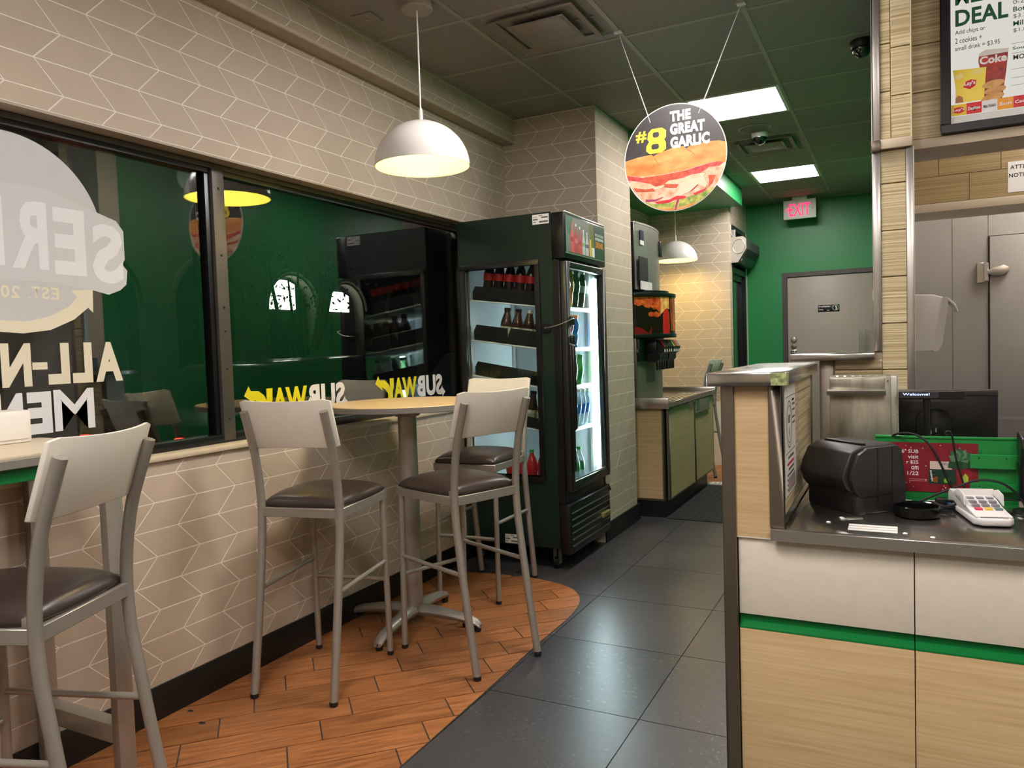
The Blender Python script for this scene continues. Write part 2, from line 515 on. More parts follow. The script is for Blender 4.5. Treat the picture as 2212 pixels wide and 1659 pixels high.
# ---- left wall with the window ------------------------------------------------
wl = MB()
wl.box(-2.63, XL-0.0008, -3.0, 8.50, 0, 0.966)
wl.box(-2.63, XL-0.0008, -3.0, 8.50, 2.172, H+0.05)
wl.box(-2.63, XL-0.0008, 4.36, 8.50, 0.966, 2.172)
wl.box(-2.63, XL-0.0008, -3.0, -0.7, 0.966, 2.172)
wall_left = struct(wl.build('wall_left', m_grout), 'beige chevron tiled wall around the long dark window', 'wall')
U_, V_ = (0, 1, 0), (0, 0, 1)
chevron(wall_left, (XL-0.0008, 0, 0), U_, V_, 0.4, 4.85, 2.175, 2.78, 0.1900, 0.1016, 1.634, 2.438, m_tile, solo=(1.15, 9))
chevron(wall_left, (XL-0.0008, 0, 0), U_, V_, 0.4, 4.36, 0.128, 0.962, 0.1940, 0.1012, 2.088, 0.813, m_tile, solo=(1.45, 9))
chevron(wall_left, (XL-0.0008, 0, 0), U_, V_, 5.56, 8.37, 0.9, 2.77, 0.20, 0.1025, 5.7, 2.31, m_tile, solo=(99, 100))
B('reveal', m_beam, wall_left, -2.575, XL-0.001, -0.7, 4.36, 2.163, 2.1735)
beam = struct(B('trim_1', m_grout, None, XL-0.001, -2.3948, -1.6, 4.85, 2.783, H), 'tiled soffit beam running along the top of the left wall', 'beam')
chevron(beam, (-2.3948, 0, 0), U_, V_, 0.6, 4.85, 2.800, H, 0.200, 0.106, 2.652, 2.838, m_tile, solo=(1.5, 9))
B('beam_underside', m_beam, beam, XL, -2.393, -1.6, 4.85, 2.778, 2.784)
B('beam_lip', m_trim, beam, -2.397, -2.392, -1.6, 4.85, 2.784, 2.798)
bb = struct(B('baseboard_left', m_black, None, XL-0.002, -2.468, -1.6, 4.85, 0, 0.130, 0.003), 'black vinyl baseboard under the tiled window wall', 'baseboard')
sill = struct(B('trim_2', m_trim, None, -2.575, -2.462, -0.7, 4.36, 0.966, 0.986, 0.004), 'narrow cream window sill above the lower wall tiles', 'window sill')

win = struct(MB().box(-2.625, -2.560, -0.7, 4.36, 2.120, 2.165).build('window_1', m_blackp), 'long black framed shop window dark with night outside', 'window')
B('bottom_rail', m_blackp, win, -2.625, -2.550, -0.7, 4.36, 0.986, 1.022, 0.003)
B('top_bead', m_mull, win, -2.560, -2.550, -0.7, 4.36, 2.140, 2.160)
B('jamb', m_blackp, win, -2.625, -2.550, 4.315, 4.36, 1.018, 2.125, 0.003)
B('mullion_back', m_blackp, win, -2.620, -2.566, 2.276, 2.376, 1.018, 2.125, 0.002)
mul = B('mullion', m_mull, win, -2.575, -2.548, 2.302, 2.364, 0.996, 2.160, 0.002)
for z in (2.06, 1.78, 1.56, 1.46, 1.30, 1.09):
    MB().lathe([(0.006, 0), (0.006, 0.001), (0.003, 0.003)], (-2.548, 2.333, z), 10, axis=(1, 0, 0)).build('screw', m_black, mul)
B('pane', m_glass, win, -2.585, -2.580, -0.68, 2.25, 1.010, 2.130)
B('pane', m_glass, win, -2.585, -2.580, 2.33, 4.33, 1.010, 2.130)

# ---- column between the window and the drinks alcove -------------------------------
colm = struct(B('wall_column', m_grout, None, XL, -1.7888, 4.8508, 5.56, 0, H+0.01), 'beige chevron tiled column behind the drinks fridge', 'column')
chevron(colm, (0, 4.8508, 0), (1, 0, 0), V_, XL, -1.789, 1.9, 2.776, 0.198, 0.1035, -2.0095, 2.84, m_tile)
chevron(colm, (0, 4.8508, 0), (1, 0, 0), V_, -2.394, -1.789, 2.776, H, 0.198, 0.1035, -2.0095, 2.84, m_tile)
chevron(colm, (-1.7888, 0, 0), U_, V_, 4.851, 5.56, 0.128, H, 0.200, 0.1025, 5.0, 2.84, m_tile)
bb2 = struct(B('baseboard_column', m_black, None, -1.789, -1.778, 4.84, 5.60, 0, 0.13, 0.003), 'black baseboard along the column beside the fridge', 'baseboard')

# ---- alcove -------------------------------------------------------------------------
wfar = struct(B('wall_alcove', m_grout, None, XL, -1.6008, 8.3708, 8.50, 0, H), 'beige chevron tiled wall at the end of the drinks alcove', 'wall')
chevron(wfar, (0, 8.3708, 0), (1, 0, 0), V_, XL, -1.60, 0.7, 2.777, 0.204, 0.1025, -1.693, 2.31, m_tile)
went = MB()
went.box(-1.75, -1.6008, 9.36, YB-0.001, 0, H); went.box(-1.75, -1.6008, 8.50, YB-0.001, 2.62, H)
went = struct(went.build('wall_entrance', m_grout), 'short tiled wall around the side entrance door', 'wall')
chevron(went, (-1.6008, 0, 0), U_, V_, 8.372, 8.50, 0.13, H, 0.204, 0.1025, 8.4, 2.31, m_tile)
chevron(went, (-1.6008, 0, 0), U_, V_, 8.50, YB, 2.62, H, 0.204, 0.1025, 8.4, 2.31, m_tile)
bulk = struct(B('trim_3', m_green, None, XL, -1.46, 5.56, 8.37, 2.777, H), 'green bulkhead over the drinks alcove', 'bulkhead')
d2 = struct(MB().box(-1.70, -1.602, 8.50, 8.56, 0, 2.62).box(-1.70, -1.602, 9.30, 9.36, 0, 2.62).box(-1.70, -1.602, 8.56, 9.30, 2.10, 2.16).box(-1.70, -1.602, 8.56, 9.30, 2.57, 2.62).build('door_2', m_blackp), 'black framed glass side entrance door with transom', 'door')
B('pane', m_glass, d2, -1.66, -1.654, 8.62, 9.24, 0.16, 2.04)
B('transom_pane', m_glass, d2, -1.66, -1.654, 8.56, 9.30, 2.16, 2.57)
MB().box(-1.68, -1.63, 8.56, 8.63, 0.02, 2.10).box(-1.68, -1.63, 9.23, 9.30, 0.02, 2.10).box(-1.68, -1.63, 8.63, 9.23, 0.02, 0.17).box(-1.68, -1.63, 8.63, 9.23, 2.03, 2.10).build('door_leaf', m_blackp, d2)
B('closer', m_steel, d2, -1.602, -1.565, 8.52, 8.57, 2.44, 2.56, 0.004)

# ---- green walls -----------------------------------------------------------------------
wb = struct(MB().box(-1.66, -1.205, YB, YB+0.12, 0, H).box(-0.19, 0.2, YB, YB+0.12, 0, H).box(-1.205, -0.19, YB, YB+0.12, 2.125, H).build('wall_back', m_green), 'green painted wall with the employees door', 'wall')
wr = struct(B('wall_right', m_green, None, -0.078, 0.062, 3.545, YB, 0, H), 'green painted partition wall between dining room and kitchen', 'wall')
B('kitchen_cladding', M('cladding', (196, 192, 186), 0.45), wr, 0.062, 0.0635, 3.546, YB, 0, H)
d1 = struct(MB().box(-1.205, -1.152, YB-0.02, YB+0.10, 0, 2.125).box(-0.24, -0.187, YB-0.02, YB+0.10, 0, 2.125).box(-1.152, -0.24, YB-0.02, YB+0.10, 2.075, 2.125).build('door_1', m_doorf), 'taupe employees door in a dark metal frame', 'door')
B('door_leaf', m_doorg, d1, -1.149, -0.243, YB, YB+0.045, 0.01, 2.072, 0.002)
MB().lathe([(0.034, 0), (0.034, 0.012), (0.026, 0.022), (0.010, 0.024)], (-1.085, YB, 1.348), 20, axis=(0, -1, 0)).build('deadbolt', m_steel, d1, smooth=True)
MB().lathe([(0.032, 0), (0.032, 0.006), (0.012, 0.010)], (-1.087, YB, 1.262), 20, axis=(0, -1, 0)).build('lock_plate', m_bronze, d1, smooth=True)
kp = B('keypad', m_steel, d1, -1.123, -1.048, YB-0.03, YB, 1.135, 1.228, 0.004)
for i in range(3):
    for j in range(3):
        B('key', m_ink, kp, -1.116+0.022*i, -1.100+0.022*i, YB-0.034, YB-0.03, 1.148+0.024*j, 1.166+0.024*j)
for z in (1.81, 0.9, 0.25):
    B('hinge', m_steel, d1, -0.247, -0.232, YB-0.022, YB-0.002, z-0.06, z+0.06)
# unseen sides of the room that bounce its light
wk = struct(MB().box(-2.62, 3.2, -3.1, -3.0, 0, H).build('wall_rear', M('rear_paint', (205, 190, 165), 0.6)), 'plain beige wall behind the viewer', 'wall')
wk2 = struct(MB().box(3.2, 3.3, -3.1, 9.5, 0, H).build('wall_kitchen_side', M('kitchen_paint', (205, 198, 185), 0.6)), 'plain pale wall at the far side of the kitchen', 'wall')

# ---- kitchen opening: post, low wall, fascia -----------------------------------------------
post = struct(B('wall_post', m_trim, None, -0.083, 0.059, 3.412, 3.545, 0, H), 'ribbed tile post with steel corner strips at the kitchen opening', 'post')
zj = [0.10, 0.287, 0.472, 0.657, 0.842, 1.028, 1.213, 1.398, 1.583, 1.766, 1.951, 2.083]
for a, b in zip(zj[:-1], zj[1:]):
    B('tile', m_ribt, post, -0.056, 0.034, 3.400, 3.412, a+0.002, b-0.002, 0.0015, 1)
B('corner_strip', m_steel, post, 0.034, 0.062, 3.396, 3.412, 0.85, 2.083, 0.002)
B('corner_strip', m_steel, post, 0.059, 0.0625, 3.396, 3.430, 0.85, 2.083)
B('corner_strip', m_steel, post, -0.086, -0.056, 3.396, 3.412, 1.288, 2.083, 0.002)
B('corner_strip', m_steel, post, -0.0865, -0.083, 3.396, 3.430, 1.288, 2.083)
low = struct(B('wall_low', m_trim, None, -0.285, -0.083, 3.412, 3.53, 0, 1.255), 'half height ribbed tile wall beside the kitchen post', 'half wall')
for a, b in zip(zj[:6]+[1.028], zj[1:6]+[1.028, 1.213]):
    if b-a < 0.01: continue
    B('tile', m_ribt, low, -0.232, -0.058, 3.400, 3.412, a+0.002, b-0.002, 0.0015, 1)
B('tile', m_ribt, low, -0.232, -0.058, 3.400, 3.412, 1.215, 1.253, 0.0015, 1)
B('corner_strip', m_bronze, low, -0.288, -0.238, 3.394, 3.412, 0, 1.255, 0.002)
B('corner_strip', m_bronze, low, -0.292, -0.285, 3.394, 3.53, 0, 1.255)
ledge = tag(B('steel_ledge', m_steelh, None, -0.402, -0.080, 3.33, 3.56, 1.255, 1.283, 0.004), 'polished steel ledge capping the half wall beside the post', 'ledge')

fas = MB().box(-0.080, 0.052, 3.392, 3.72, 2.085, H).box(0.052, 2.4, 3.480, 3.72, 2.085, H)
fas = struct(fas.build('wall_fascia', m_trim), 'cream ribbed tile fascia above the serving counter', 'fascia')
zr = [2.122, 2.305, 2.490, 2.675, 2.860, H]
for a, b in zip(zr[:-1], zr[1:]):
    B('tile', m_ribt, fas, -0.055, -0.018, 3.380, 3.392, a+0.002, b-0.002, 0.0015, 1)
    B('tile', m_ribt, fas, -0.016, 0.051, 3.380, 3.392, a+0.002-0.02*(a > 2.2), b-0.002-0.02*(b < H), 0.0015, 1)
    for x in (0.054, 0.36, 0.66, 0.96, 1.26, 1.56):
        B('tile', m_ribt, fas, x, x+0.298, 3.468, 3.480, a+0.002, b-0.002, 0.0015, 1)
B('lit_step_face', M('lit_step_cream', (240, 230, 196), 0.35), fas, 0.051, 0.055, 3.378, 3.480, 2.122, H)  # side face of the step, its light painted in as a paler cream
B('bottom_trim', m_trim, fas, -0.056, 0.056, 3.372, 3.392, 2.083, 2.121, 0.002)
B('bottom_trim', m_trim, fas, 0.056, 2.4, 3.460, 3.480, 2.083, 2.121, 0.002)
B('corner_strip', m_steel, fas, -0.085, -0.055, 3.374, 3.392, 2.118, H, 0.002)
B('corner_strip', m_steel, fas, -0.0865, -0.080, 3.374, 3.56, 2.118, H)
B('strip_end', m_bronze, fas, -0.088, -0.055, 3.368, 3.40, 2.078, 2.119, 0.003)

# ---- kitchen behind ------------------------------------------------------------------------
kb = struct(B('trim_4', m_trim, None, 0.062, 2.6, 5.012, 5.35, 2.045, H), 'tan tiled bulkhead in the kitchen above the walk-in cooler', 'bulkhead')
for r, (a, b) in enumerate(((2.095, 2.245), (2.245, 2.44), (2.44, 2.64), (2.64, 2.84))):
    x = 0.064-0.15*(r % 2 == 1)
    while x < 2.5:
        x0, x1 = max(x, 0.064), x+0.30
        B('tile', m_ribd, kb, x0+0.0015, x1-0.0015, 5.0, 5.012, a+0.0015, b-0.0015)
        x += 0.30
B('bottom_trim', m_trim, kb, 0.062, 2.6, 4.992, 5.012, 2.045, 2.093, 0.002)
wi = tag(B('walk_in_cooler', m_walkin, None, 0.062, 2.9, 6.30, 6.45, 0, H), 'grey metal walk-in cooler wall behind the counter', 'walk-in cooler')
for a, b in ((0.065, 0.349), (0.352, 0.568)):
    B('wall_panel', m_walkin, wi, a, b, 6.29, 6.30, 0, H-0.01)
B('wall_panel', m_walkin, wi, 0.571, 1.55, 6.29, 6.30, 2.025, H-0.01)
wd = B('door', m_walkin, wi, 0.577, 1.45, 6.272, 6.30, 0.02, 2.018, 0.003)
B('kick_band', m_walkin, wd, 0.579, 1.448, 6.270, 6.273, 0.74, 0.76)
B('gasket', m_rubber, wi, 0.568, 0.578, 6.285, 6.299, 0, 2.025)
hg = MB().box(0.500, 0.545, 6.262, 6.29, 1.70, 1.84).cyl((0.555, 6.255, 1.71), (0.555, 6.255, 1.835), 0.014, n=14)
hg = hg.build('hinge', m_steel, wi, 0.002, 1, True)
MB().prism([(0.545, 1.775), (0.60, 1.80), (0.655, 1.815), (0.685, 1.800), (0.690, 1.775), (0.655, 1.745), (0.60, 1.745), (0.545, 1.760)], (0, 6.270, 0), (1, 0, 0), (0, 0, 1), 0.0, 0.028).build('hinge_strap', m_steel, hg, 0.004, 2, True)

# ================================================================== LIGHT FITTINGS
m_panel = EM('lit_diffuser', (255, 247, 242), K_TROFFER)
def troffer(x, y, label, z=H, dim=None):
    t = thing('ceiling_light', label, 'ceiling light', (x+0.3048, y+0.3048, z), 0, 'ceiling light panels')
    MB().box(-0.298, 0.298, -0.298, -0.276, -0.004, 0.02).box(-0.298, 0.298, 0.276, 0.298, -0.004, 0.02).box(-0.298, -0.276, -0.276, 0.276, -0.004, 0.02).box(0.276, 0.298, -0.276, 0.276, -0.004, 0.02).build('light_frame', m_white, t)
    MB().box(-0.276, 0.276, -0.276, 0.276, 0.0, 0.012).build('diffuser', dim or m_panel, t)
troffer(-1.2596, 5.1038, 'square ceiling light panel nearest the hanging round sign', dim=EM('lowered_diffuser', (255, 247, 242), K_TROFFER*0.68))  # strength lowered so the nearby column does not blow out
troffer(-1.2596, 7.5422, 'square ceiling light panel just before the exit sign')
troffer(-1.2596, 2.6654, 'square ceiling light panel above the aisle by the round table')
troffer(-1.2596, 0.2270, 'square ceiling light panel above the viewer')
troffer(1.30, 2.0558, 'square ceiling light panel above the serving counter', H+0.0)
troffer(-0.65, -1.6018, 'square ceiling light panel at the rear of the room')
troffer(0.5692, -0.3826, 'square ceiling light panel behind the viewer on the counter side')
troffer(0.70, 4.10, 'added ceiling light panel in the kitchen before the bulkhead', dim=EM('dim_diffuser', (255, 247, 242), K_TROFFER*0.4))  # unseen panel, added to lift the dark bulkhead and towel dispenser
troffer(0.90, 5.60, 'square ceiling light panel before the walk-in cooler')

def pendant(x, y, label, rim=2.201, top=H, R=0.220):
    t = thing('pendant_lamp', label, 'pendant lamp', (x, y, 0), 0, 'white dome pendant lamps')
    hh = 0.206
    outer = [(R*math.cos(a), rim+hh*math.sin(a)) for a in [PI/2*i/14 for i in range(0, 14)]] + [(0.02, rim+hh)]
    inner = [(R*0.985*math.cos(a), rim+hh*0.975*math.sin(a)) for a in [PI/2*i/14 for i in range(0, 14)]] + [(0.001, rim+hh*0.975)]
    sh = MB().lathe(outer, n=40, caps=False)
    sh.lathe([(R, rim), (R*0.985, rim)], n=40, caps=False)
    sh.build('lamp_shade', m_enamel, t, smooth=True)
    MB().lathe(inner, n=40, caps=False).build('shade_lining', m_lime, t, smooth=True)
    MB().cyl((0, 0, rim+hh-0.002), (0, 0, rim+hh+0.058), 0.0115, 0.009).build('stem', m_enamel, t, smooth=True)
    MB().cyl((0, 0, rim+hh+0.05), (0, 0, top-0.03), 0.0045, n=10).build('cord', m_enamel, t, smooth=True)
    MB().lathe([(0.070, top-0.040), (0.074, top-0.036), (0.074, top)], n=28).build('ceiling_canopy', M('canopy', (168, 156, 142), 0.5), t, smooth=True)
    MB().lathe([(0.0, rim+0.055), (0.028, rim+0.065), (0.040, rim+0.092), (0.034, rim+0.12), (0.018, rim+0.145), (0.016, rim+0.18)], n=20).build('bulb', EM('lamp_bulb', (255, 218, 172), K_PENDANT*7), t, smooth=True)
    return t
pendant(-1.957, 3.0, 'white dome pendant lamp hanging over the round high table')
pendant(-2.058, 7.9, 'white dome pendant lamp in the drinks alcove beside the ice machine', rim=2.205, top=2.777)

# ================================================================== BAR STOOLS
BL = [(0, 0), (.2, .036), (.35, .062), (.5, .085), (.6, .100), (.70, .107), (.78, .106), (.87, .096), (.96, .078), (1.05, .048), (1.13, .020)]
def make_stool():
    t = thing('bar_stool', 'x', 'bar stool')
    W = 0.174
    for sx in (-1, 1):
        path = cat_spline([(sx*W, v, z) for z, v in [(0.012, 0.002)]+BL[1:]], 3)
        lg = MB().tube(path, 0.0165, 14).build('back_leg', m_frame, t, smooth=True)
        MB().lathe([(0.014, 0), (0.0165, 0.003), (0.0165, 0.018)], (sx*W, 0.001, 0), 14).build('foot_cap', m_rubber, lg, smooth=True)
        fl = MB().tube([(sx*(W+0.004), 0.503, 0.012), (sx*W, 0.490, 0.74)], 0.0135, 14).build('front_leg', m_frame, t, smooth=True)
        MB().lathe([(0.012, 0), (0.0145, 0.003), (0.0145, 0.018)], (sx*(W+0.004), 0.503, 0), 14).build('foot_cap', m_rubber, fl, smooth=True)
        MB().cyl((sx*W, 0.068, 0.415), (sx*(W+0.002), 0.498, 0.425), 0.0095, n=12).build('side_stretcher', m_frame, t, smooth=True)
    MB().cyl((-W, 0.498, 0.342), (W, 0.498, 0.342), 0.0095, n=12).build('front_stretcher', m_frame, t, smooth=True)
    fr = MB()
    fr.box(-W-0.012, W+0.012, 0.500, 0.512, 0.700, 0.738).box(-W, W, 0.098, 0.112, 0.700, 0.738)
    fr.box(-W-0.012, -W+0.004, 0.105, 0.505, 0.700, 0.738).box(W-0.004, W+0.012, 0.105, 0.505, 0.700, 0.738)
    fr.build('seat_frame', m_frame, t, 0.002, 1, True)
    for sx in (-1, 1):
        B('bracket', m_frame, t, sx*W-0.008, sx*W+0.008, 0.112, 0.135, 0.735, 0.762, 0.002)
    # padded seat with crown
    s = MB(); nx, ny = 12, 12; x0, x1, y0, y1 = -0.192, 0.192, 0.105, 0.518
    top = []
    V = []; F = []
    def zt(x, y):
        e = max(abs(x), abs(y))
        c = (1-abs(x)**3.2)*(1-abs(y)**3.2)
        return 0.752+0.046*c**0.42
    for j in range(ny+1):
        for i in range(nx+1):
            x = math.sin((i/nx*2-1)*PI/2*0.96)/math.sin(PI/2*0.96); y = math.sin((j/ny*2-1)*PI/2*0.96)/math.sin(PI/2*0.96)
            cx = x*(1-0.07*y*y*abs(x)) ; cy = y*(1-0.07*x*x*abs(y))
            taper = 1-0.05*(1-(y+1)/2)
            V.append(((x0+x1)/2+cx*(x1-x0)/2*taper, (y0+y1)/2+cy*(y1-y0)/2, zt(x, y)))
    n1 = len(V)
    for j in range(ny):
        for i in range(nx):
            a = j*(nx+1)+i; F.append((a, a+1, a+nx+2, a+nx+1))
    ring = [i for i in range(nx+1)] + [j*(nx+1)+nx for j in range(1, ny+1)] + [ny*(nx+1)+i for i in range(nx-1, -1, -1)] + [j*(nx+1) for j in range(ny-1, 0, -1)]
    low_ = []
    cxm, cym = (x0+x1)/2, (y0+y1)/2
    for z_, sc_ in ((0.745, 1.004), (0.738, 0.985)):
        st = len(V)
        for k in ring:
            V.append((cxm+(V[k][0]-cxm)*sc_, cym+(V[k][1]-cym)*sc_, z_))
        low_.append(list(range(st, st+len(ring))))
    prev = ring
    for Lr in low_:
        for k in range(len(ring)):
            k2 = (k+1) % len(ring); F.append((prev[k], prev[k2], Lr[k2], Lr[k]))
        prev = Lr
    F.append(tuple(low_[-1]))
    s.add(V, F); s.build('seat_cushion', m_seat, t, smooth=True)
    # curved back panel, in front of the posts at its ends and bowed backwards
    b = MB(); V = []; F = []; n = 14
    hw = 0.198
    for side in (0, 1):
        for zz in (0, 1):
            for i in range(n+1):
                u = -1+2*i/n
                z = (0.978 if zz == 0 else 1.178) + (0.006*(1-u*u) if zz == 0 else -0.010*(1-u*u))
                if abs(u) > 0.96: z += (0.010 if zz == 0 else -0.010)*(abs(u)-0.96)/0.04
                lean = 0.078-(z-0.96)*0.335
                v = lean+0.018+0.014*side-0.030*(1-u*u)
                V.append((u*hw, v, z))
    q = n+1
    for i in range(n):
        F.append((i, i+1, q+i+1, q+i)); F.append((2*q+i+1, 2*q+i, 3*q+i, 3*q+i+1))
        F.append((q+i, q+i+1, 3*q+i+1, 3*q+i)); F.append((i+1, i, 2*q+i, 2*q+i+1))
    F.append((0, q, 3*q, 2*q)); F.append((n, 2*q+n, 3*q+n, q+n))
    b.add(V, F).build('backrest', m_backr, t, 0.003, 2, True)
    return t
st0 = make_stool()
def place_stool(o, x, y, deg, label):
    o.location = (x, y, 0.003); o.rotation_euler = (0, 0, math.radians(deg)); o['label'] = label; o['group'] = 'bar stools'
place_stool(st0, -2.103, 2.170, 11.2, 'bar stool left of the round table, its white back turned to the viewer')
for a in ((-1.475, 2.779, 69.9, 'bar stool right of the round table with one leg on the dark tiles'),
          (-2.085, 3.960, 182.5, 'bar stool behind the round table in front of the drinks fridge'),
          (-1.732, 1.224, 111.2, 'bar stool in the left foreground at the rectangular high table'),
          (-1.60, 7.72, 84.0, 'far bar stool half hidden behind the drinks cabinet')):
    place_stool(copy_tree(st0), *a)

# ================================================================== TABLES
t = thing('round_table', 'round high table with maple top on a grey pedestal', 'table', (-2.138, 3.055, 0), math.radians(0))
MB().lathe([(0.372, 1.073), (0.380, 1.076), (0.380, 1.100)], n=56).build('table_edge', m_edge, t, smooth=True)
MB().lathe([(0.379, 1.100), (0.377, 1.1035)], n=56).build('tabletop', m_maple, t, smooth=True)
MB().lathe([(0.100, 1.062), (0.105, 1.070)], n=28).build('mounting_plate', m_edge, t, smooth=True)
MB().lathe([(0.058, 1.035), (0.085, 1.062)], n=28).build('top_flange', m_frame, t, smooth=True)
MB().cyl((0, 0, 0.085), (0, 0, 1.04), 0.045, n=28).build('pedestal', m_frame, t, smooth=True)
for k in range(4):
    a = math.radians(-84+90*k)
    d = Vector((math.cos(a), math.sin(a), 0)); w = Vector((-math.sin(a), math.cos(a), 0))
    path = [(0.03, 0.080), (0.10, 0.079), (0.20, 0.070), (0.29, 0.057), (0.335, 0.045), (0.355, 0.030)]
    hw = [0.040, 0.036, 0.030, 0.027, 0.026, 0.022]; ht = [0.030, 0.028, 0.025, 0.022, 0.018, 0.010]
    V = []; F = []
    n = 10
    for (r, z), b_, c_ in zip(path, hw, ht):
        for j in range(n):
            q = 2*PI*j/n
            V.append(d*r + w*(b_*math.cos(q)) + Vector((0, 0, z+c_*math.sin(q))))
    for i in range(len(path)-1):
        for j in range(n):
            F.append((i*n+j, i*n+(j+1) % n, (i+1)*n+(j+1) % n, (i+1)*n+j))
    F.append(tuple(range(n))); F.append(tuple(range((len(path)-1)*n, len(path)*n)))
    lg = MB().add(V, F).build('base_arm', m_frame, t, smooth=True)
    p = d*0.338
    MB().cyl((p.x, p.y, 0), (p.x, p.y, 0.034), 0.016, 0.018, n=14).build('glide', m_rubber, lg, smooth=True)

t = thing('rectangular_table', 'rectangular high table with green apron and square steel legs', 'table', (-2.26, 0.70, 0.003))
B('tabletop', M('cream_laminate_top', (214, 198, 172), 0.4, var=0.03), t, -0.212, 0.210, -0.70, 0.780, 1.096, 1.106, 0.002)
MB().box(-0.213, 0.212, -0.702, 0.782, 1.070, 1.097).build('table_edge', m_edge, t, 0.003, 1, True)
MB().box(0.186, 0.194, -0.66, 0.766, 1.032, 1.070).box(-0.20, 0.186, 0.758, 0.766, 1.032, 1.070).build('apron', m_gstrip, t, 0.002, 1, True)
for (lx, ly) in ((0.186, 0.738), (-0.186, 0.738), (0.186, -0.60), (-0.186, -0.60)):
    lg = B('leg', m_frame, t, lx-0.016, lx+0.016, ly-0.027, ly+0.027, 0.012, 1.070, 0.003)
    MB().cyl((lx, ly, 0), (lx, ly, 0.014), 0.014, n=12).build('glide', m_rubber, lg, smooth=True)
B('stretcher', m_frame, t, -0.170, 0.170, 0.714, 0.762, 0.205, 0.262, 0.003)
B('stretcher', m_frame, t, -0.170, 0.170, -0.624, -0.576, 0.205, 0.262, 0.003)
t = thing('napkin_dispenser', 'plain white napkin dispenser on the rectangular table', 'napkin dispenser', (-2.405, 1.375, 1.1092))
B('body', m_white, t, -0.062, 0.040, -0.15, 0.02, 0, 0.098, 0.006)
B('face_plate', m_white, t, 0.040, 0.044, -0.14, 0.010, 0.012, 0.088, 0.003)

# ================================================================== CEILING FITTINGS
def vent(x, y, label):
    t = thing('ceiling_vent', label, 'air vent', (x+0.3048, y+0.3048, H), 0, 'ceiling air vents')
    c = M('vent_metal', (150, 138, 128), 0.5)
    MB().prism([(-.30, -.30), (.30, -.30), (.30, .30), (-.30, .30)], (0, 0, 0), (1, 0, 0), (0, 1, 0), 0.03, 0.045).build('duct_back', M('vent_dark', (40, 34, 34), 0.8), t)
    for i, (ro, ri, zo, zi) in enumerate(((0.300, 0.255, -0.002, 0.014), (0.225, 0.190, -0.014, -0.002), (0.150, 0.128, -0.022, -0.012))):
        V = []; F = []
        for r_, z_ in ((ro, zo), (ri, zi), (ri, zi+0.004), (ro, zo+0.006)):
            V += [(-r_, -r_, z_), (r_, -r_, z_), (r_, r_, z_), (-r_, r_, z_)]
        for a in range(4):
            for k in range(4):
                b_ = (a+1) % 4
                F.append((a*4+k, a*4+(k+1) % 4, b_*4+(k+1) % 4, b_*4+k))
        MB().add(V, F).build('louvre', c, t)
    B('centre_plate', c, t, -0.128, 0.128, -0.128, 0.128, -0.014, -0.010, 0.003)
    MB().box(-0.004, 0.004, -0.25, 0.25, 0.004, 0.02).box(-0.25, 0.25, -0.004, 0.004, 0.004, 0.02).build('hanger', c, t)
vent(-1.8692, 3.275, 'large square ceiling vent between pendant lamp and hanging sign')
vent(-1.2596, 6.323, 'square ceiling vent behind the dome security camera')
t = thing('ceiling_speaker', 'round flush ceiling speaker next to the dome camera', 'speaker', (-0.951, 6.035, H))
MB().lathe([(0.118, 0.0), (0.122, -0.004), (0.104, -0.008)], n=36, caps=False).build('rim', m_cgrid, t, smooth=True)
MB().lathe([(0.104, -0.0075), (0.05, -0.009), (0.001, -0.0095)], n=36, caps=False).build('grille', M('speaker_grille', (120, 118, 110), 0.7), t, smooth=True)
def dome(x, y, label, body, r=0.055):
    t = thing('dome_camera', label, 'security camera', (x, y, H))
    MB().lathe([(r*1.12, -0.002), (r*1.12, -0.022), (r*0.98, -0.040)], n=28).build('housing', body, t, smooth=True)
    MB().lathe([(r*0.94*math.cos(a), -0.040-r*0.94*math.sin(a)) for a in [PI/2*i/10 for i in range(10)]]+[(0.001, -0.040-r*0.94)], n=28, caps=False).build('dome', GLASS('smoked_dome', (70, 72, 74), 1.0, 0.05), t, smooth=True)
    MB().lathe([(0.022, -0.040), (0.022, -0.060), (0.012, -0.072)], n=16).build('lens', m_blackp, t, smooth=True)
dome(-0.938, 6.19, 'white dome security camera below the ceiling vent', m_white)
dome(-0.160, 4.62, 'black dome security camera beside the kitchen post', m_black)
t = thing('sprinkler_plate', 'small square cover plate on the ceiling by the pendant lamp', 'cover plate', (-2.25, 3.015, H), math.radians(4))
B('plate', m_ctile, t, -0.055, 0.055, -0.055, 0.055, -0.008, 0.0, 0.002)
MB().lathe([(0.010, -0.008), (0.010, -0.014), (0.004, -0.016)], n=12).build('fastener', m_cgrid, t, smooth=True)

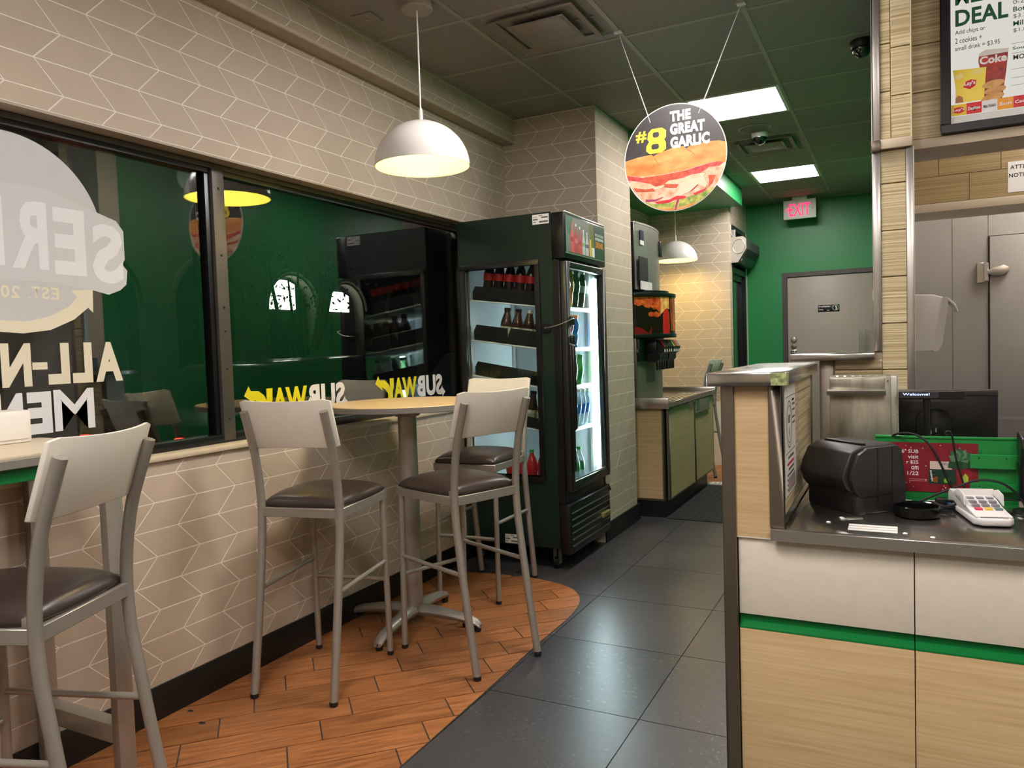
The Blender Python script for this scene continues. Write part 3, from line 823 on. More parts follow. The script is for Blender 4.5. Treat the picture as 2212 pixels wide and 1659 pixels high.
# exit sign
t = thing('exit_sign', 'lit red EXIT sign hanging before the green wall', 'exit sign', (-0.971, 9.17, 0))
B('housing', m_white, t, -0.172, 0.172, -0.022, 0.022, 2.700, 2.912, 0.004)
B('mount', m_white, t, -0.08, 0.08, -0.02, 0.02, 2.912, H, 0.002)
m_exit = EM('exit_red', (255, 38, 78), 1.0)
text('letters', 'EXIT', (-0.112, -0.0225, 2.733), (1, 0, 0), (0, 0, 1), 0.224, 0.138, m_exit, t, 0.008, 0.001)
MB().prism([(-0.150, 2.805), (-0.122, 2.832), (-0.122, 2.822), (-0.138, 2.805), (-0.122, 2.788), (-0.122, 2.778)], (0, -0.0225, 0), (1, 0, 0), (0, 0, 1), 0, 0.001).build('arrow', m_exit, t)
MB().prism([(0.150, 2.805), (0.122, 2.832), (0.122, 2.822), (0.138, 2.805), (0.122, 2.788), (0.122, 2.778)][::-1], (0, -0.0225, 0), (1, 0, 0), (0, 0, 1), 0, 0.001).build('arrow', M('unlit_arrow', (206, 196, 186), 0.5), t)

# door sign
t = thing('door_sign', 'small black Employees Only sign on the taupe door', 'sign', (0, YB-0.001, 0))
B('plate', m_blackp, t, -0.817, -0.590, -0.006, 0.0, 1.654, 1.733, 0.002)
text('words', 'Employees', (-0.808, -0.0062, 1.700), (1, 0, 0), (0, 0, 1), 0.118, 0.022, m_white_ink, t, 0.01)
text('words', 'Only', (-0.808, -0.0062, 1.666), (1, 0, 0), (0, 0, 1), 0.048, 0.022, m_white_ink, t, 0.01)
B('mark', m_white_ink, t, -0.720, -0.697, -0.0068, -0.006, 1.665, 1.671)
rg = MB()
for k in range(28):
    a0, a1 = 2*PI*k/28, 2*PI*(k+1)/28
    rg.add([(-0.630+math.cos(a)*r, -0.0068, 1.696+math.sin(a)*r) for a, r in ((a0, 0.033), (a1, 0.033), (a1, 0.030), (a0, 0.030))], [(0, 1, 2, 3)])
rg.build('ring', m_white_ink, t)
MB().prism([(-0.632, 1.672), (-0.618, 1.672), (-0.614, 1.690), (-0.620, 1.704), (-0.622, 1.716), (-0.630, 1.719), (-0.632, 1.706), (-0.628, 1.692)], (0, -0.006, 0), (1, 0, 0), (0, 0, 1), 0, 0.0009).build('figure', m_white_ink, t)

# air curtain over the side door
t = thing('air_curtain', 'grey air curtain unit mounted above the side entrance', 'air curtain')
prof = [(-1.6, 2.195), (-1.6, 2.470), (-1.468, 2.470), (-1.440, 2.440), (-1.438, 2.340), (-1.528, 2.197)]
MB().prism(prof, (0, 8.464, 0), (1, 0, 0), (0, 0, 1), -0.86, 0.0).build('housing', M('air_curtain_grey', (86, 92, 86), 0.4, metal=0.3), t, 0.004, 2, True)
ep = MB().prism(prof, (0, 8.463, 0), (1, 0, 0), (0, 0, 1), 0.0, 0.014).build('end_plate', M('air_curtain_steel', (176, 168, 158), 0.5, metal=0.2), t)
rg = MB(); rg.tube([(-1.515+0.065*math.cos(2*PI*k/32), 8.447, 2.365+0.075*math.sin(2*PI*k/32)) for k in range(33)], 0.003, 6, caps=False)
rg.build('motor_ring', m_steel, ep, smooth=True)
gd = M('grille_dark', (44, 52, 46), 0.6)
for i in range(16):
    y0 = 8.50+0.05*i
    MB().box(-1.4375, -1.434, y0, y0+0.012, 2.345, 2.438).build('grille_slat', gd, t)
MB().prism([(0, 0), (0.78, 0), (0.78, 0.085), (0, 0.085)], (-1.4815, 8.50, 2.268), (0, 1, 0), Vector((0.532, 0, 0.846)), 0.001, 0.004).build('front_grille', gd, t)
MB().prism([(0, 0), (0.03, 0), (0.03, 0.03), (0, 0.03)], (-1.514, 8.53, 2.218), (0, 1, 0), Vector((0.532, 0, 0.846)), 0.001, 0.003).build('rating_label', m_paper, t)
MB().tube(cat_spline([(-1.597, 8.43, 2.60), (-1.597, 8.44, 2.54), (-1.585, 8.46, 2.49), (-1.57, 8.47, 2.468)], 4), 0.004, 8).build('power_cable', m_white, t, smooth=True)

# ================================================================== HANGING ROUND SIGN
t = thing('hanging_sign', 'round hanging sign advertising THE GREAT GARLIC sub', 'sign', (-0.983, 3.79, 2.268))
R0 = 0.258
disc = [(R0*math.cos(2*PI*k/72), R0*math.sin(2*PI*k/72)*1.02) for k in range(72)]
MB().prism(disc, (0, 0, 0), (1, 0, 0), (0, 0, 1), 0.0, 0.005).build('board', m_paper, t)
Rb = 0.254
inb = [(Rb*math.cos(2*PI*k/72), Rb*math.sin(2*PI*k/72)*1.02) for k in range(72)]
X_, Z_ = (1, 0, 0), (0, 0, 1)
def clipc(poly):
    hp = []
    for k in range(48):
        a = 2*PI*k/48
        hp.append((math.cos(a), math.sin(a)/1.02, Rb))
    return clip(poly, hp)
def dec(name, poly, mat, lift, parent=None, clipit=True):
    q = clipc(poly) if clipit else poly
    if not q: return None
    return MB().prism(q, (0, -0.005, 0), X_, Z_, 0.0, lift).build(name, mat, parent or t)
m_char = M('charcoal_print', (50, 46, 47), 0.4, var=0.05, scale=30)
dec('printed_ground', inb, m_char, 0.0004)
# halftone dots on the charcoal half
dots = MB()
for j in range(0, 24):
    for i in range(-24, 25):
        x = i*0.0105+(j % 2)*0.00525; z = 0.012+j*0.0078
        if math.hypot(x, z) > Rb*0.965 or z > 0.06+0.5*abs(x) or z > 0.16: continue
        r = 0.0026*(1-z/0.20)
        if -0.20 < x < -0.02 and z > 0.03 and x > -0.20 and (x > -0.15 or z < 0.16) and x > -0.145: continue
        if x > -0.03 and z > 0.035 and x < 0.185: continue
        dots.add([(x-r, -0.0056, z), (x, -0.0056, z-r), (x+r, -0.0056, z), (x, -0.0056, z+r)], [(0, 1, 2, 3)])
do_ = dots.build('halftone_dots', M('dot_grey', (96, 90, 92), 0.5), t); do_['kind'] = 'stuff'
m_bun = M('bread_print', (184, 108, 44), 0.5, rgb2=(218, 156, 86), scale=9, stretch=(1, 1, 2.4), detail=5)
m_cheese = M('cheese_print', (222, 198, 164), 0.5, rgb2=(196, 150, 120), scale=22)
m_meat = M('meat_print', (166, 50, 34), 0.5, rgb2=(198, 92, 52), scale=45, detail=6)
m_ham = M('bacon_print', (164, 40, 48), 0.45, rgb2=(206, 84, 74), scale=40)
m_chick = M('chicken_print', (216, 188, 164), 0.5, rgb2=(186, 128, 92), scale=30, detail=5)
m_leaf = M('lettuce_print', (84, 122, 42), 0.5, rgb2=(190, 180, 92), scale=40)
m_onion = M('onion_print', (150, 44, 90), 0.45)
bt = [(-.30, .010), (-.259, .013), (-.180, .026), (-.115, .030), (-.105, .020), (-.085, .030), (.0, .050), (.050, .048), (.061, .034), (.075, .044), (.160, .055), (.224, .050), (.244, .042), (.30, .05)]
bbm = [(.30, -.05), (.228, -.055), (.205, -.046), (.162, -.050), (.059, -.067), (-.047, -.074), (-.154, -.074), (-.259, -.055), (-.30, -.05)]
dec('bread_print', bt+bbm, m_bun, 0.0010)
m_crease = M('crease_print', (184, 104, 44), 0.5)
for q in ([(-.105, .020), (-.098, .004), (-.082, -.024), (-.074, -.034), (-.086, -.012), (-.100, .006)],
          [(.061, .034), (.080, .026), (.100, .004), (.104, -.006), (.086, .012), (.066, .026)],
          [(-.248, .004), (-.238, -.006), (-.226, -.040), (-.222, -.046), (-.236, -.022), (-.246, -.004)]):
    dec('crease', q, m_crease, 0.0013)
lay = MB
dec('filling_print', [(-.30, -.050)]+bbm[::-1][1:-1]+[(.30, -.05), (.30, -.30), (-.30, -.30)], m_chick, 0.0008)
dec('bacon_print', [(-.26, -.055), (-.16, -.080), (-.05, -.078), (.06, -.070), (.165, -.052), (.21, -.047), (.24, -.056), (.22, -.070), (.17, -.070), (.13, -.092), (.05, -.104), (-.03, -.112), (-.08, -.120), (-.13, -.112), (-.20, -.092), (-.26, -.080)], m_ham, 0.0012)
dec('meat_print', [(-.16, -.078), (-.05, -.079), (.05, -.073), (.09, -.083), (.04, -.100), (-.02, -.104), (-.06, -.128), (-.105, -.132), (-.125, -.112)], m_meat, 0.0015)
dec('cheese_print', [(-.25, -.094), (-.19, -.104), (-.13, -.112), (-.095, -.134), (-.06, -.128), (-.03, -.110), (.03, -.108), (.09, -.094), (.13, -.094), (.16, -.100), (.12, -.116), (.06, -.122), (.02, -.128), (-.04, -.134), (-.08, -.146), (-.14, -.140), (-.22, -.124)], m_cheese, 0.0018)
dec('cheese_print', [(.15, -.100), (.19, -.090), (.24, -.086), (.22, -.110), (.17, -.120), (.15, -.112)], m_cheese, 0.0018)
for q in ([(-.21, -.125), (-.15, -.140), (-.11, -.138), (-.10, -.155), (-.16, -.150), (-.20, -.145)], [(-.055, -.122), (-.01, -.130), (.020, -.134), (.008, -.150), (-.03, -.146), (-.055, -.138)], [(.085, -.148), (.10, -.128), (.12, -.126), (.115, -.15), (.09, -.17), (.075, -.176)], [(.165, -.108), (.20, -.112), (.185, -.15), (.165, -.165), (.17, -.135)]):
    dec('meat_print', q, m_meat, 0.0020)
dec('chicken_slice', [(.03, -.128), (.085, -.118), (.14, -.106), (.16, -.150), (.15, -.168), (.115, -.145), (.07, -.178), (.02, -.196), (-.005, -.185), (.02, -.155)], M('chicken_slice', (214, 186, 162), 0.45, var=0.05, scale=15), 0.0023)
dec('onion_print', [(-.15, -.190), (-.10, -.196), (-.06, -.186), (-.062, -.190), (-.10, -.204), (-.15, -.202)], m_onion, 0.0022)
dec('tomato_print', [(-.105, -.208), (-.03, -.204), (.01, -.190), (.055, -.196), (.05, -.207), (.0, -.206), (-.03, -.218), (-.09, -.218)], m_red_ink, 0.0024)
dec('tomato_print', [(.09, -.188), (.13, -.176), (.16, -.168), (.14, -.186), (.10, -.197)], m_red_ink, 0.0024)
dec('lettuce_print', [(-.16, -.202), (-.11, -.218), (-.03, -.222), (.02, -.210), (.08, -.198), (.13, -.186), (.20, -.166), (.22, -.30), (-.2, -.30)], m_leaf, 0.0021)
dec('onion_ring', [(.010, -.208), (.022, -.210), (.012, -.235), (.004, -.262), (-.004, -.262), (.002, -.232)], m_onion, 0.0025)
dec('bread_heel', [(-.10, -.238), (0, -.250), (.10, -.232), (.10, -.30), (-.10, -.30)], m_bun, 0.0023)
text('title', 'THE', (-0.017, -0.005, 0.176), X_, Z_, 0.104, 0.051, m_white_ink, t, 0.055, 0.0012)
text('title', 'GREAT', (-0.018, -0.005, 0.111), X_, Z_, 0.172, 0.055, m_white_ink, t, 0.055, 0.0012)
text('title', 'GARLIC', (-0.018, -0.005, 0.045), X_, Z_, 0.194, 0.056, m_white_ink, t, 0.055, 0.0012)
text('hash_mark', '#', (-0.194, -0.005, 0.096), X_, Z_, 0.055, 0.056, m_yellow_ink, t, 0.03, 0.0012)
def ring_poly(outer, holes, mat, lift):
    dec('number_eight', outer, mat, lift)
    for h_ in holes: dec('number_hole', h_, m_char, lift+0.0003)
ring_poly([(-.140, .075), (-.126, .094), (-.134, .108), (-.130, .138), (-.110, .156), (-.058, .156), (-.038, .140), (-.038, .110), (-.048, .096), (-.040, .082), (-.040, .050), (-.062, .034), (-.124, .034), (-.142, .050)],
          [[(-.102, .138), (-.080, .138), (-.074, .132), (-.074, .118), (-.080, .112), (-.100, .112), (-.106, .118), (-.106, .132)], [(-.108, .080), (-.082, .080), (-.076, .074), (-.076, .060), (-.082, .054), (-.108, .054), (-.114, .060), (-.114, .074)]], m_yellow_ink, 0.0012)
for hx, hz, cx, cy in ((-0.117, 0.189, -1.262, 3.80), (0.125, 0.197, -0.650, 3.80)):
    a = Vector((hx, -0.006, hz)); b_ = Vector((cx+0.983, cy-3.79, H-0.005-2.268))
    MB().tube([a, a.lerp(b_, 0.5), b_], 0.0016, 6).build('cord', m_white, t)
    MB().tube([a+Vector((0, 0.014, 0)), b_], 0.0010, 6).build('cord', m_white, t)
    MB().box(b_.x-0.02, b_.x+0.02, b_.y-0.015, b_.y+0.015, b_.z-0.004, b_.z+0.004).build('grid_clip', m_paper, t)

# ================================================================== DRINKS FRIDGE
FX0, FX1, FY0, FY1, FZT = -2.462, -1.737, 4.14, 4.838, 2.140
t = thing('drinks_fridge', 'tall dark green glass door drinks fridge with a side window', 'fridge', (0, 0, 0))
m_fint = M('fridge_liner', (172, 180, 182), 0.45)
cab = MB()
cab.box(FX0, -1.822, FY1-0.03, FY1, 0.13, FZT)                 # far side
cab.box(FX0, FX0+0.028, FY0+0.03, FY1-0.03, 0.13, FZT)         # back
cab.box(FX0+0.028, -1.822, FY0+0.03, FY1-0.03, 2.02, FZT)      # top
cab.box(FX0+0.028, -1.822, FY0+0.03, FY1-0.03, 0.13, 0.44)     # machine room
cab.build('cabinet', m_fint, t)
side = MB()
side.box(FX0, -2.447, FY0, FY0+0.028, 0.133, FZT).box(-1.905, -1.818, FY0, FY0+0.028, 0.133, FZT)
side.box(-2.447, -1.905, FY0, FY0+0.028, 1.872, FZT).box(-2.447, -1.905, FY0, FY0+0.028, 0.133, 0.535)
side.build('side_panel', m_fgreen, t)
B('top_panel', m_fgreen, t, FX0, -1.818, FY0, FY1, FZT, FZT+0.006)
wfm = MB()
wfm.box(-2.452, -1.900, FY0-0.012, FY0+0.02, 1.842, 1.876).box(-2.452, -1.900, FY0-0.012, FY0+0.02, 0.530, 0.566)
wfm.box(-2.452, -2.418, FY0-0.012, FY0+0.02, 0.566, 1.842).box(-1.934, -1.900, FY0-0.012, FY0+0.02, 0.566, 1.842)
wfm.build('side_window_frame', m_blackp, t, 0.004, 2, True)
B('side_pane', m_fglass, t, -2.418, -1.934, FY0+0.004, FY0+0.009, 0.566, 1.842)
# front frame, door, header, grille
MB().box(-1.822, -1.775, FY0, FY0+0.04, 0.40, 1.862).box(-1.822, -1.775, FY1-0.04, FY1, 0.40, 1.862).box(-1.822, -1.775, FY0+0.04, FY1-0.04, 1.835, 1.862).box(-1.822, -1.775, FY0+0.04, FY1-0.04, 0.40, 0.485).build('front_frame', m_blackp, t, 0.003, 1, True)
door = MB()
for (y0, y1, z0, z1) in ((4.146, 4.208, 0.478, 1.852), (4.772, 4.834, 0.478, 1.852), (4.208, 4.772, 1.812, 1.852), (4.208, 4.772, 0.478, 0.535)):
    door.box(-1.773, FX1, y0, y1, z0, z1)
door = door.build('door', M('door_black', (30, 30, 30), 0.3), t, 0.006, 2, True)
B('door_pane', m_fglass, door, -1.757, -1.752, 4.205, 4.775, 0.53, 1.815)
B('door_trim', m_steel, door, -1.7505, -1.7485, 4.206, 4.774, 0.535, 0.542)
hd = MB().tube([(-1.737, 4.185, 1.36), (-1.718, 4.185, 1.35), (-1.716, 4.185, 1.20), (-1.716, 4.185, 0.86), (-1.737, 4.185, 0.84)], 0.013, 10).build('handle', m_blackp, door, smooth=True)
B('handle_plate', m_blackp, door, -1.737, -1.722, 4.168, 4.202, 0.60, 1.36, 0.004)
for z in (1.500, 1.385):
    B('lock_pad', m_blackp, door, -1.737, -1.716, 4.180, 4.232, z-0.028, z+0.028, 0.006)
hz0, hz1 = 1.868, 2.140
hdr = MB().box(-1.818, FX1, FY0, FY1, hz0, hz1).build('header_box', m_blackp, t, 0.006, 2, True)
B('header_top_trim', m_steel, hdr, -1.760, -1.7345, FY0+0.004, FY1-0.004, 2.132, 2.1445, 0.002)
sg = MB().box(FX1, FX1+0.002, 4.164, 4.826, 1.908, 2.122).build('sign_panel', M('sign_green_print', (40, 76, 58), 0.35), hdr)
B('sign_bottom_trim', m_steel, hdr, FX1, FX1+0.004, 4.158, 4.832, 1.898, 1.906)
fo = (FX1+0.002, 0, 0); Yv, Zv = (0, 1, 0), (0, 0, 1)
def fdec(name, poly, mat, lift, par=hdr):
    return MB().prism(poly, fo, Yv, Zv, 0, lift).build(name, mat, par)
fdec('grey_print', [(4.166, 1.910), (4.63, 1.910), (4.58, 2.120), (4.166, 2.120)], M('sign_grey', (120, 124, 118), 0.4), 0.0003)
fdec('olive_print', [(4.565, 1.910), (4.64, 1.910), (4.62, 2.120), (4.545, 2.120)], M('sign_olive', (104, 110, 36), 0.4), 0.0005)
fdec('leaf_print', [(4.166, 2.118), (4.275, 2.118), (4.262, 2.06), (4.236, 2.02), (4.204, 2.012), (4.176, 2.05)], M('sign_leaf', (22, 110, 70), 0.4), 0.0005)
bc = [(M('p_coral', (224, 92, 84), 0.4), 4.262), (M('p_red', (206, 60, 52), 0.4), 4.322), (M('p_red2', (214, 78, 70), 0.4), 4.386), (M('p_clear', (206, 214, 206), 0.4), 4.447), (M('p_clear2', (214, 214, 216), 0.4), 4.505)]
for i, (mm, y) in enumerate(bc):
    w = 0.024; b0 = 1.912
    hh = 0.175-0.010*i
    fdec('bottle_print', [(y-w, b0), (y+w, b0), (y+w, b0+hh*0.58), (y+w*0.4, b0+hh*0.82), (y+w*0.34, b0+hh), (y-w*0.34, b0+hh), (y-w*0.4, b0+hh*0.82), (y-w, b0+hh*0.58)], mm, 0.0008)
    fdec('bottle_label', [(y-w, b0+hh*0.36), (y+w, b0+hh*0.36), (y+w, b0+hh*0.52), (y-w, b0+hh*0.52)], (m_red_ink, M('p_lab', (232, 110, 110), 0.4), m_red_ink, M('p_lab2', (150, 190, 120), 0.4), M('p_lab3', (110, 100, 130), 0.4))[i], 0.0010)
    fdec('bottle_cap', [(y-w*0.36, b0+hh*0.97), (y+w*0.36, b0+hh*0.97), (y+w*0.36, b0+hh*1.07), (y-w*0.36, b0+hh*1.07)], m_white_ink if i else m_red_ink, 0.0010)
fdec('can_print', [(4.548, 1.912), (4.578, 1.912), (4.578, 2.012), (4.572, 2.022), (4.554, 2.022), (4.548, 2.012)], m_yellow_ink, 0.0010)
fdec('carton_print', [(4.586, 1.912), (4.634, 1.912), (4.634, 1.972), (4.586, 1.972)], m_white_ink, 0.0010)
text('words', 'PICK UP A COLD', fo[:1]+(4.650, 2.052), Yv, Zv, 0.150, 0.017, m_white_ink, hdr, 0.03, 0.001)
text('words', 'REFRESHING', fo[:1]+(4.650, 2.026), Yv, Zv, 0.150, 0.019, m_white_ink, hdr, 0.03, 0.001)
text('words', 'DRINK', fo[:1]+(4.650, 1.978), Yv, Zv, 0.150, 0.040, M('orange_ink', (232, 150, 40), 0.4), hdr, 0.03, 0.001)
base = MB().box(-1.815, FX1-0.012, FY0-0.004, FY1+0.004, 0.100, 0.400).build('base_grille', m_blackp, t, 0.005, 2, True)
for i in range(6):
    z = 0.135+0.040*i
    MB().prism([(0, 0), (0.020, 0.004), (0.020, 0.010), (0.0, 0.030)], (FX1-0.026, FY0+0.02, z), (1, 0, 0), (0, 0, 1), -0.66, 0.0).build('louvre', m_blackp, base)
B('maker_plate', M('plate_gold', (168, 156, 96), 0.4, metal=0.6), base, FX1-0.012, FX1+0.010, 4.66, 4.79, 0.215, 0.247, 0.002)
text('maker_name', 'True', (FX1+0.0102, 4.69, 0.2215), Yv, Zv, 0.07, 0.018, m_ink, base, 0.01, 0.0004)
for (x, y) in ((-1.86, 4.19), (-2.40, 4.19), (-1.86, 4.79), (-2.40, 4.79)):
    c = MB().cyl((x-0.012, y, 0.035), (x+0.012, y, 0.035), 0.035, n=20).build('caster', m_blackp, t, smooth=True)
    MB().box(x-0.02, x-0.014, y-0.02, y+0.02, 0.03, 0.13).box(x+0.014, x+0.02, y-0.02, y+0.02, 0.03, 0.13).build('caster_fork', m_bronze, c)
    MB().cyl((x-0.021, y, 0.035), (x+0.021, y, 0.035), 0.007, n=10).build('axle', m_steel, c, smooth=True)
# shelves slope down to the door
shelf_z = [(1.661, 1.580), (1.408, 1.325), (1.185, 1.085), (0.92, 0.816)]
m_wire = M('white_wire', (226, 228, 224), 0.35)
for zb, zf in shelf_z:
    sh = MB()
    xb, xf = -2.425, -1.835
    sh.tube([(xb, 4.185, zb), (xf, 4.185, zf)], 0.0045, 6).tube([(xb, 4.79, zb), (xf, 4.79, zf)], 0.0045, 6)
    sh.tube([(xb, 4.185, zb), (xb, 4.79, zb)], 0.0045, 6).tube([(xf, 4.185, zf), (xf, 4.79, zf)], 0.006, 6)
    for i in range(1, 24):
        y = 4.185+0.605*i/24
        sh.tube([(xb, y, zb), (xf, y, zf)], 0.0018, 4, caps=False)
    sh.build('shelf', m_wire, t)
    B('shelf_front_rail', m_wire, t, xf, xf+0.004, 4.185, 4.79, zf-0.010, zf+0.016)
for x in (-2.415, -1.85):
    for y in (4.176, 4.797):
        B('shelf_standard', m_steel, t, x-0.008, x+0.008, y-0.004, y+0.004, 0.46, 2.0)
# lamp along the door hinge side
MB().cyl((-1.800, 4.778, 0.54), (-1.800, 4.778, 1.79), 0.014, n=14).build('light_tube', EM('fridge_tube', (225, 246, 255), K_FRIDGE), t, smooth=True)
B('tube_holder', m_fint, t, -1.815, -1.785, 4.768, 4.79, 1.79, 1.825, 0.003)
B('tube_back', m_white, t, -1.818, -1.786, 4.790, 4.800, 0.50, 1.82)
for (x0, x1, z0, z1, nm) in ((-1.938, -1.831, 2.079, 2.137, 'upper'), (-2.191, -2.094, 0.140, 0.196, 'lower')):
    s_ = B('asset_sticker', m_paper, t, x0, x1, FY0-0.0012, FY0, z0, z1)
    w = x1-x0; hh = z1-z0
    for (a, b_, c, d) in ((0.40, 0.62, 0.82, 0.90), (0.55, 0.95, 0.58, 0.74), (0.05, 0.34, 0.42, 0.56), (0.42, 0.95, 0.14, 0.32), (0.05, 0.22, 0.18, 0.26), (0.05, 0.30, 0.70, 0.74)):
        B('sticker_print', M('sticker_ink', (110, 108, 104), 0.6), s_, x0+w*a, x0+w*b_, FY0-0.0016, FY0-0.0012, z0+hh*c, z0+hh*d)
lk = MB().prism([(-0.028, -0.02), (-0.02, -0.028), (0.02, -0.028), (0.028, -0.02), (0.028, 0.02), (0.02, 0.028), (-0.02, 0.028), (-0.028, 0.02)], (-1.862, FY0, 1.462), (1, 0, 0), (0, 0, 1), 0, 0.014).build('cable_lock', m_blackp, t, 0.003, 1, True)
MB().tube(cat_spline([(-1.868, 4.122, 1.462), (-1.84, 4.110, 1.464), (-1.78, 4.108, 1.475), (-1.725, 4.13, 1.497), (-1.712, 4.18, 1.512), (-1.716, 4.208, 1.512)], 6), 0.0028, 8).build('lock_cable', m_steel, lk, smooth=True)
MB().lathe([(0.006, 0), (0.005, 0.004)], (-1.868, FY0-0.014, 1.462), 10, axis=(0, -1, 0)).build('lock_pin', m_steel, lk, smooth=True)
MB().tube(cat_spline([(-1.79, 4.845, 0.42), (-1.76, 4.86, 0.38), (-1.745, 4.848, 0.37), (-1.76, 4.842, 0.41)], 5), 0.005, 8).build('power_cable', m_rubber, t, smooth=True)

# ---- bottles ------------------------------------------------------------------------
def PLAS(name, rgb, alpha=0.5, rough=0.12):
    if name in MATS: return MATS[name]
    m = bpy.data.materials.new(name); m.use_nodes = True
    nt = m.node_tree; N, L = nt.nodes, nt.links; b = N['Principled BSDF']; o = N['Material Output']
    b.inputs['Base Color'].default_value = (*lin(rgb), 1); b.inputs['Roughness'].default_value = rough
    tr = N.new('ShaderNodeBsdfTransparent'); tr.inputs[0].default_value = (*[0.4+0.6*v for v in lin(rgb)], 1)
    mx = N.new('ShaderNodeMixShader'); mx.inputs[0].default_value = alpha
    L.new(tr.outputs[0], mx.inputs[1]); L.new(b.outputs[0], mx.inputs[2]); L.new(mx.outputs[0], o.inputs[0])
    MATS[name] = m
    return m
m_cola = M('cola_liquid', (30, 12, 10), 0.12); m_tea = PLAS('tea_liquid', (60, 30, 16), 0.82)
m_clear = PLAS('clear_plastic', (214, 228, 232), 0.35); m_redl = PLAS('red_liquid', (214, 24, 34), 0.7)
m_bluel = PLAS('blue_liquid', (30, 120, 200), 0.7); m_pink = PLAS('pink_liquid', (190, 80, 100), 0.7)
m_orng = PLAS('orange_liquid', (236, 160, 30), 0.8); m_milk = M('milk_bottle', (226, 230, 226), 0.3)
def bottle_proto(name, body_prof, label_z, label_r, cap_z, cap_r, body, label, cap):
    t = thing(name, 'x', 'bottle')
    MB().lathe(body_prof, n=16).build('bottle_body', body, t, smooth=True)
    MB().lathe([(label_r, label_z[0]), (label_r, label_z[1])], n=16, caps=False).build('bottle_label', label, t, smooth=True)
    MB().lathe([(cap_r, cap_z[0]), (cap_r, cap_z[1]-0.002), (cap_r-0.002, cap_z[1])], n=14).build('bottle_cap', cap, t, smooth=True)
    return t
P1 = [(0.026, 0), (0.031, 0.008), (0.032, 0.06), (0.029, 0.085), (0.032, 0.11), (0.032, 0.135), (0.026, 0.165), (0.013, 0.195), (0.012, 0.208)]
P2 = [(0.030, 0), (0.034, 0.006), (0.034, 0.095), (0.026, 0.125), (0.018, 0.150), (0.017, 0.165)]
P3 = [(0.031, 0), (0.035, 0.008), (0.035, 0.085), (0.028, 0.100), (0.035, 0.125), (0.034, 0.155), (0.020, 0.185), (0.018, 0.197)]
bcap = M('black_cap', (22, 20, 20), 0.4); rcap = M('red_cap', (200, 26, 36), 0.35); gcap = M('green_cap', (40, 150, 70), 0.35)
wcap = M('white_cap', (228, 226, 218), 0.35); ocap = M('orange_cap', (240, 130, 40), 0.35)
lred = M('red_label', (204, 26, 40), 0.35, rgb2=(190, 20, 34), scale=20); lblk = M('black_label', (26, 26, 28), 0.35)
lsil = M('silver_label', (196, 200, 204), 0.3); lblue = M('blue_label', (60, 120, 210), 0.35); lgrn = M('green_label', (30, 140, 80), 0.35)
lbuff = M('buff_label', (206, 206, 186), 0.4, rgb2=(120, 150, 110), scale=60)
kinds = {
 'cola': bottle_proto('cola_bottle', P1, (0.098, 0.138), 0.0326, (0.205, 0.222), 0.0145, m_cola, lred, rcap),
 'zero': bottle_proto('cola_bottle', P1, (0.098, 0.138), 0.0326, (0.205, 0.222), 0.0145, m_cola, lblk, bcap),
 'diet': bottle_proto('cola_bottle', P1, (0.098, 0.138), 0.0326, (0.205, 0.222), 0.0145, m_cola, lsil, wcap),
 'orange': bottle_proto('soda_bottle', P1, (0.098, 0.138), 0.0326, (0.205, 0.222), 0.0145, m_orng, M('orange_label', (240, 120, 20), 0.35), ocap),
 'tea': bottle_proto('tea_bottle', P2, (0.020, 0.075), 0.0346, (0.160, 0.178), 0.0195, m_tea, lbuff, wcap),
 'teab': bottle_proto('tea_bottle', P2, (0.020, 0.075), 0.0346, (0.160, 0.178), 0.0195, m_tea, lbuff, bcap),
 'sportr': bottle_proto('sports_bottle', P3, (0.020, 0.080), 0.0356, (0.192, 0.214), 0.021, m_pink, M('sport_label', (190, 60, 80), 0.35), ocap),
 'sportb': bottle_proto('sports_bottle', P3, (0.020, 0.080), 0.0356, (0.192, 0.214), 0.021, m_bluel, lblue, ocap),
 'milk': bottle_proto('milk_bottle', P2, (0.020, 0.080), 0.0346, (0.160, 0.178), 0.0195, m_milk, M('milk_label', (200, 210, 222), 0.35), gcap),
 'choc': bottle_proto('milk_bottle', P2, (0.020, 0.080), 0.0346, (0.160, 0.178), 0.0195, M('choc_bottle', (120, 84, 60), 0.3), M('milk_label2', (214, 204, 190), 0.35), gcap),
 'juice': bottle_proto('juice_bottle', P2, (0.030, 0.085), 0.0346, (0.160, 0.178), 0.0195, PLAS('juice_green', (90, 180, 90), 0.7), lgrn, gcap),
 'water': bottle_proto('water_bottle', P1, (0.080, 0.135), 0.0326, (0.205, 0.222), 0.0145, m_clear, lblue, wcap),
 'lime': bottle_proto('soda_bottle', P1, (0.090, 0.138), 0.0326, (0.205, 0.222), 0.0145, m_clear, lgrn, gcap),
 'redj': bottle_proto('juice_bottle', P1, (0.030, 0.075), 0.0326, (0.205, 0.222), 0.0145, m_redl, M('redj_label', (190, 30, 44), 0.35), gcap),
}
used = set()
def bottle(kind, x, y, shelf, label, group):
    p = kinds[kind]
    o = p if kind not in used else copy_tree(p)
    used.add(kind)
    if shelf < 4:
        zb, zf = shelf_z[shelf]; sl = (zf-zb)/0.59
        z = zb+sl*(x+2.425)+0.005
        o.rotation_euler = (0, math.atan(-sl), 0)
    else:
        z = 0.4405
    o.location = (x, y, z+(0.022 if y < 4.3 else 0.0)); o.scale = (1.06, 1.06, 1.0) if kind[:2] == 'sp' else (1.08, 1.08, 1.12); o['label'] = label; o['group'] = group
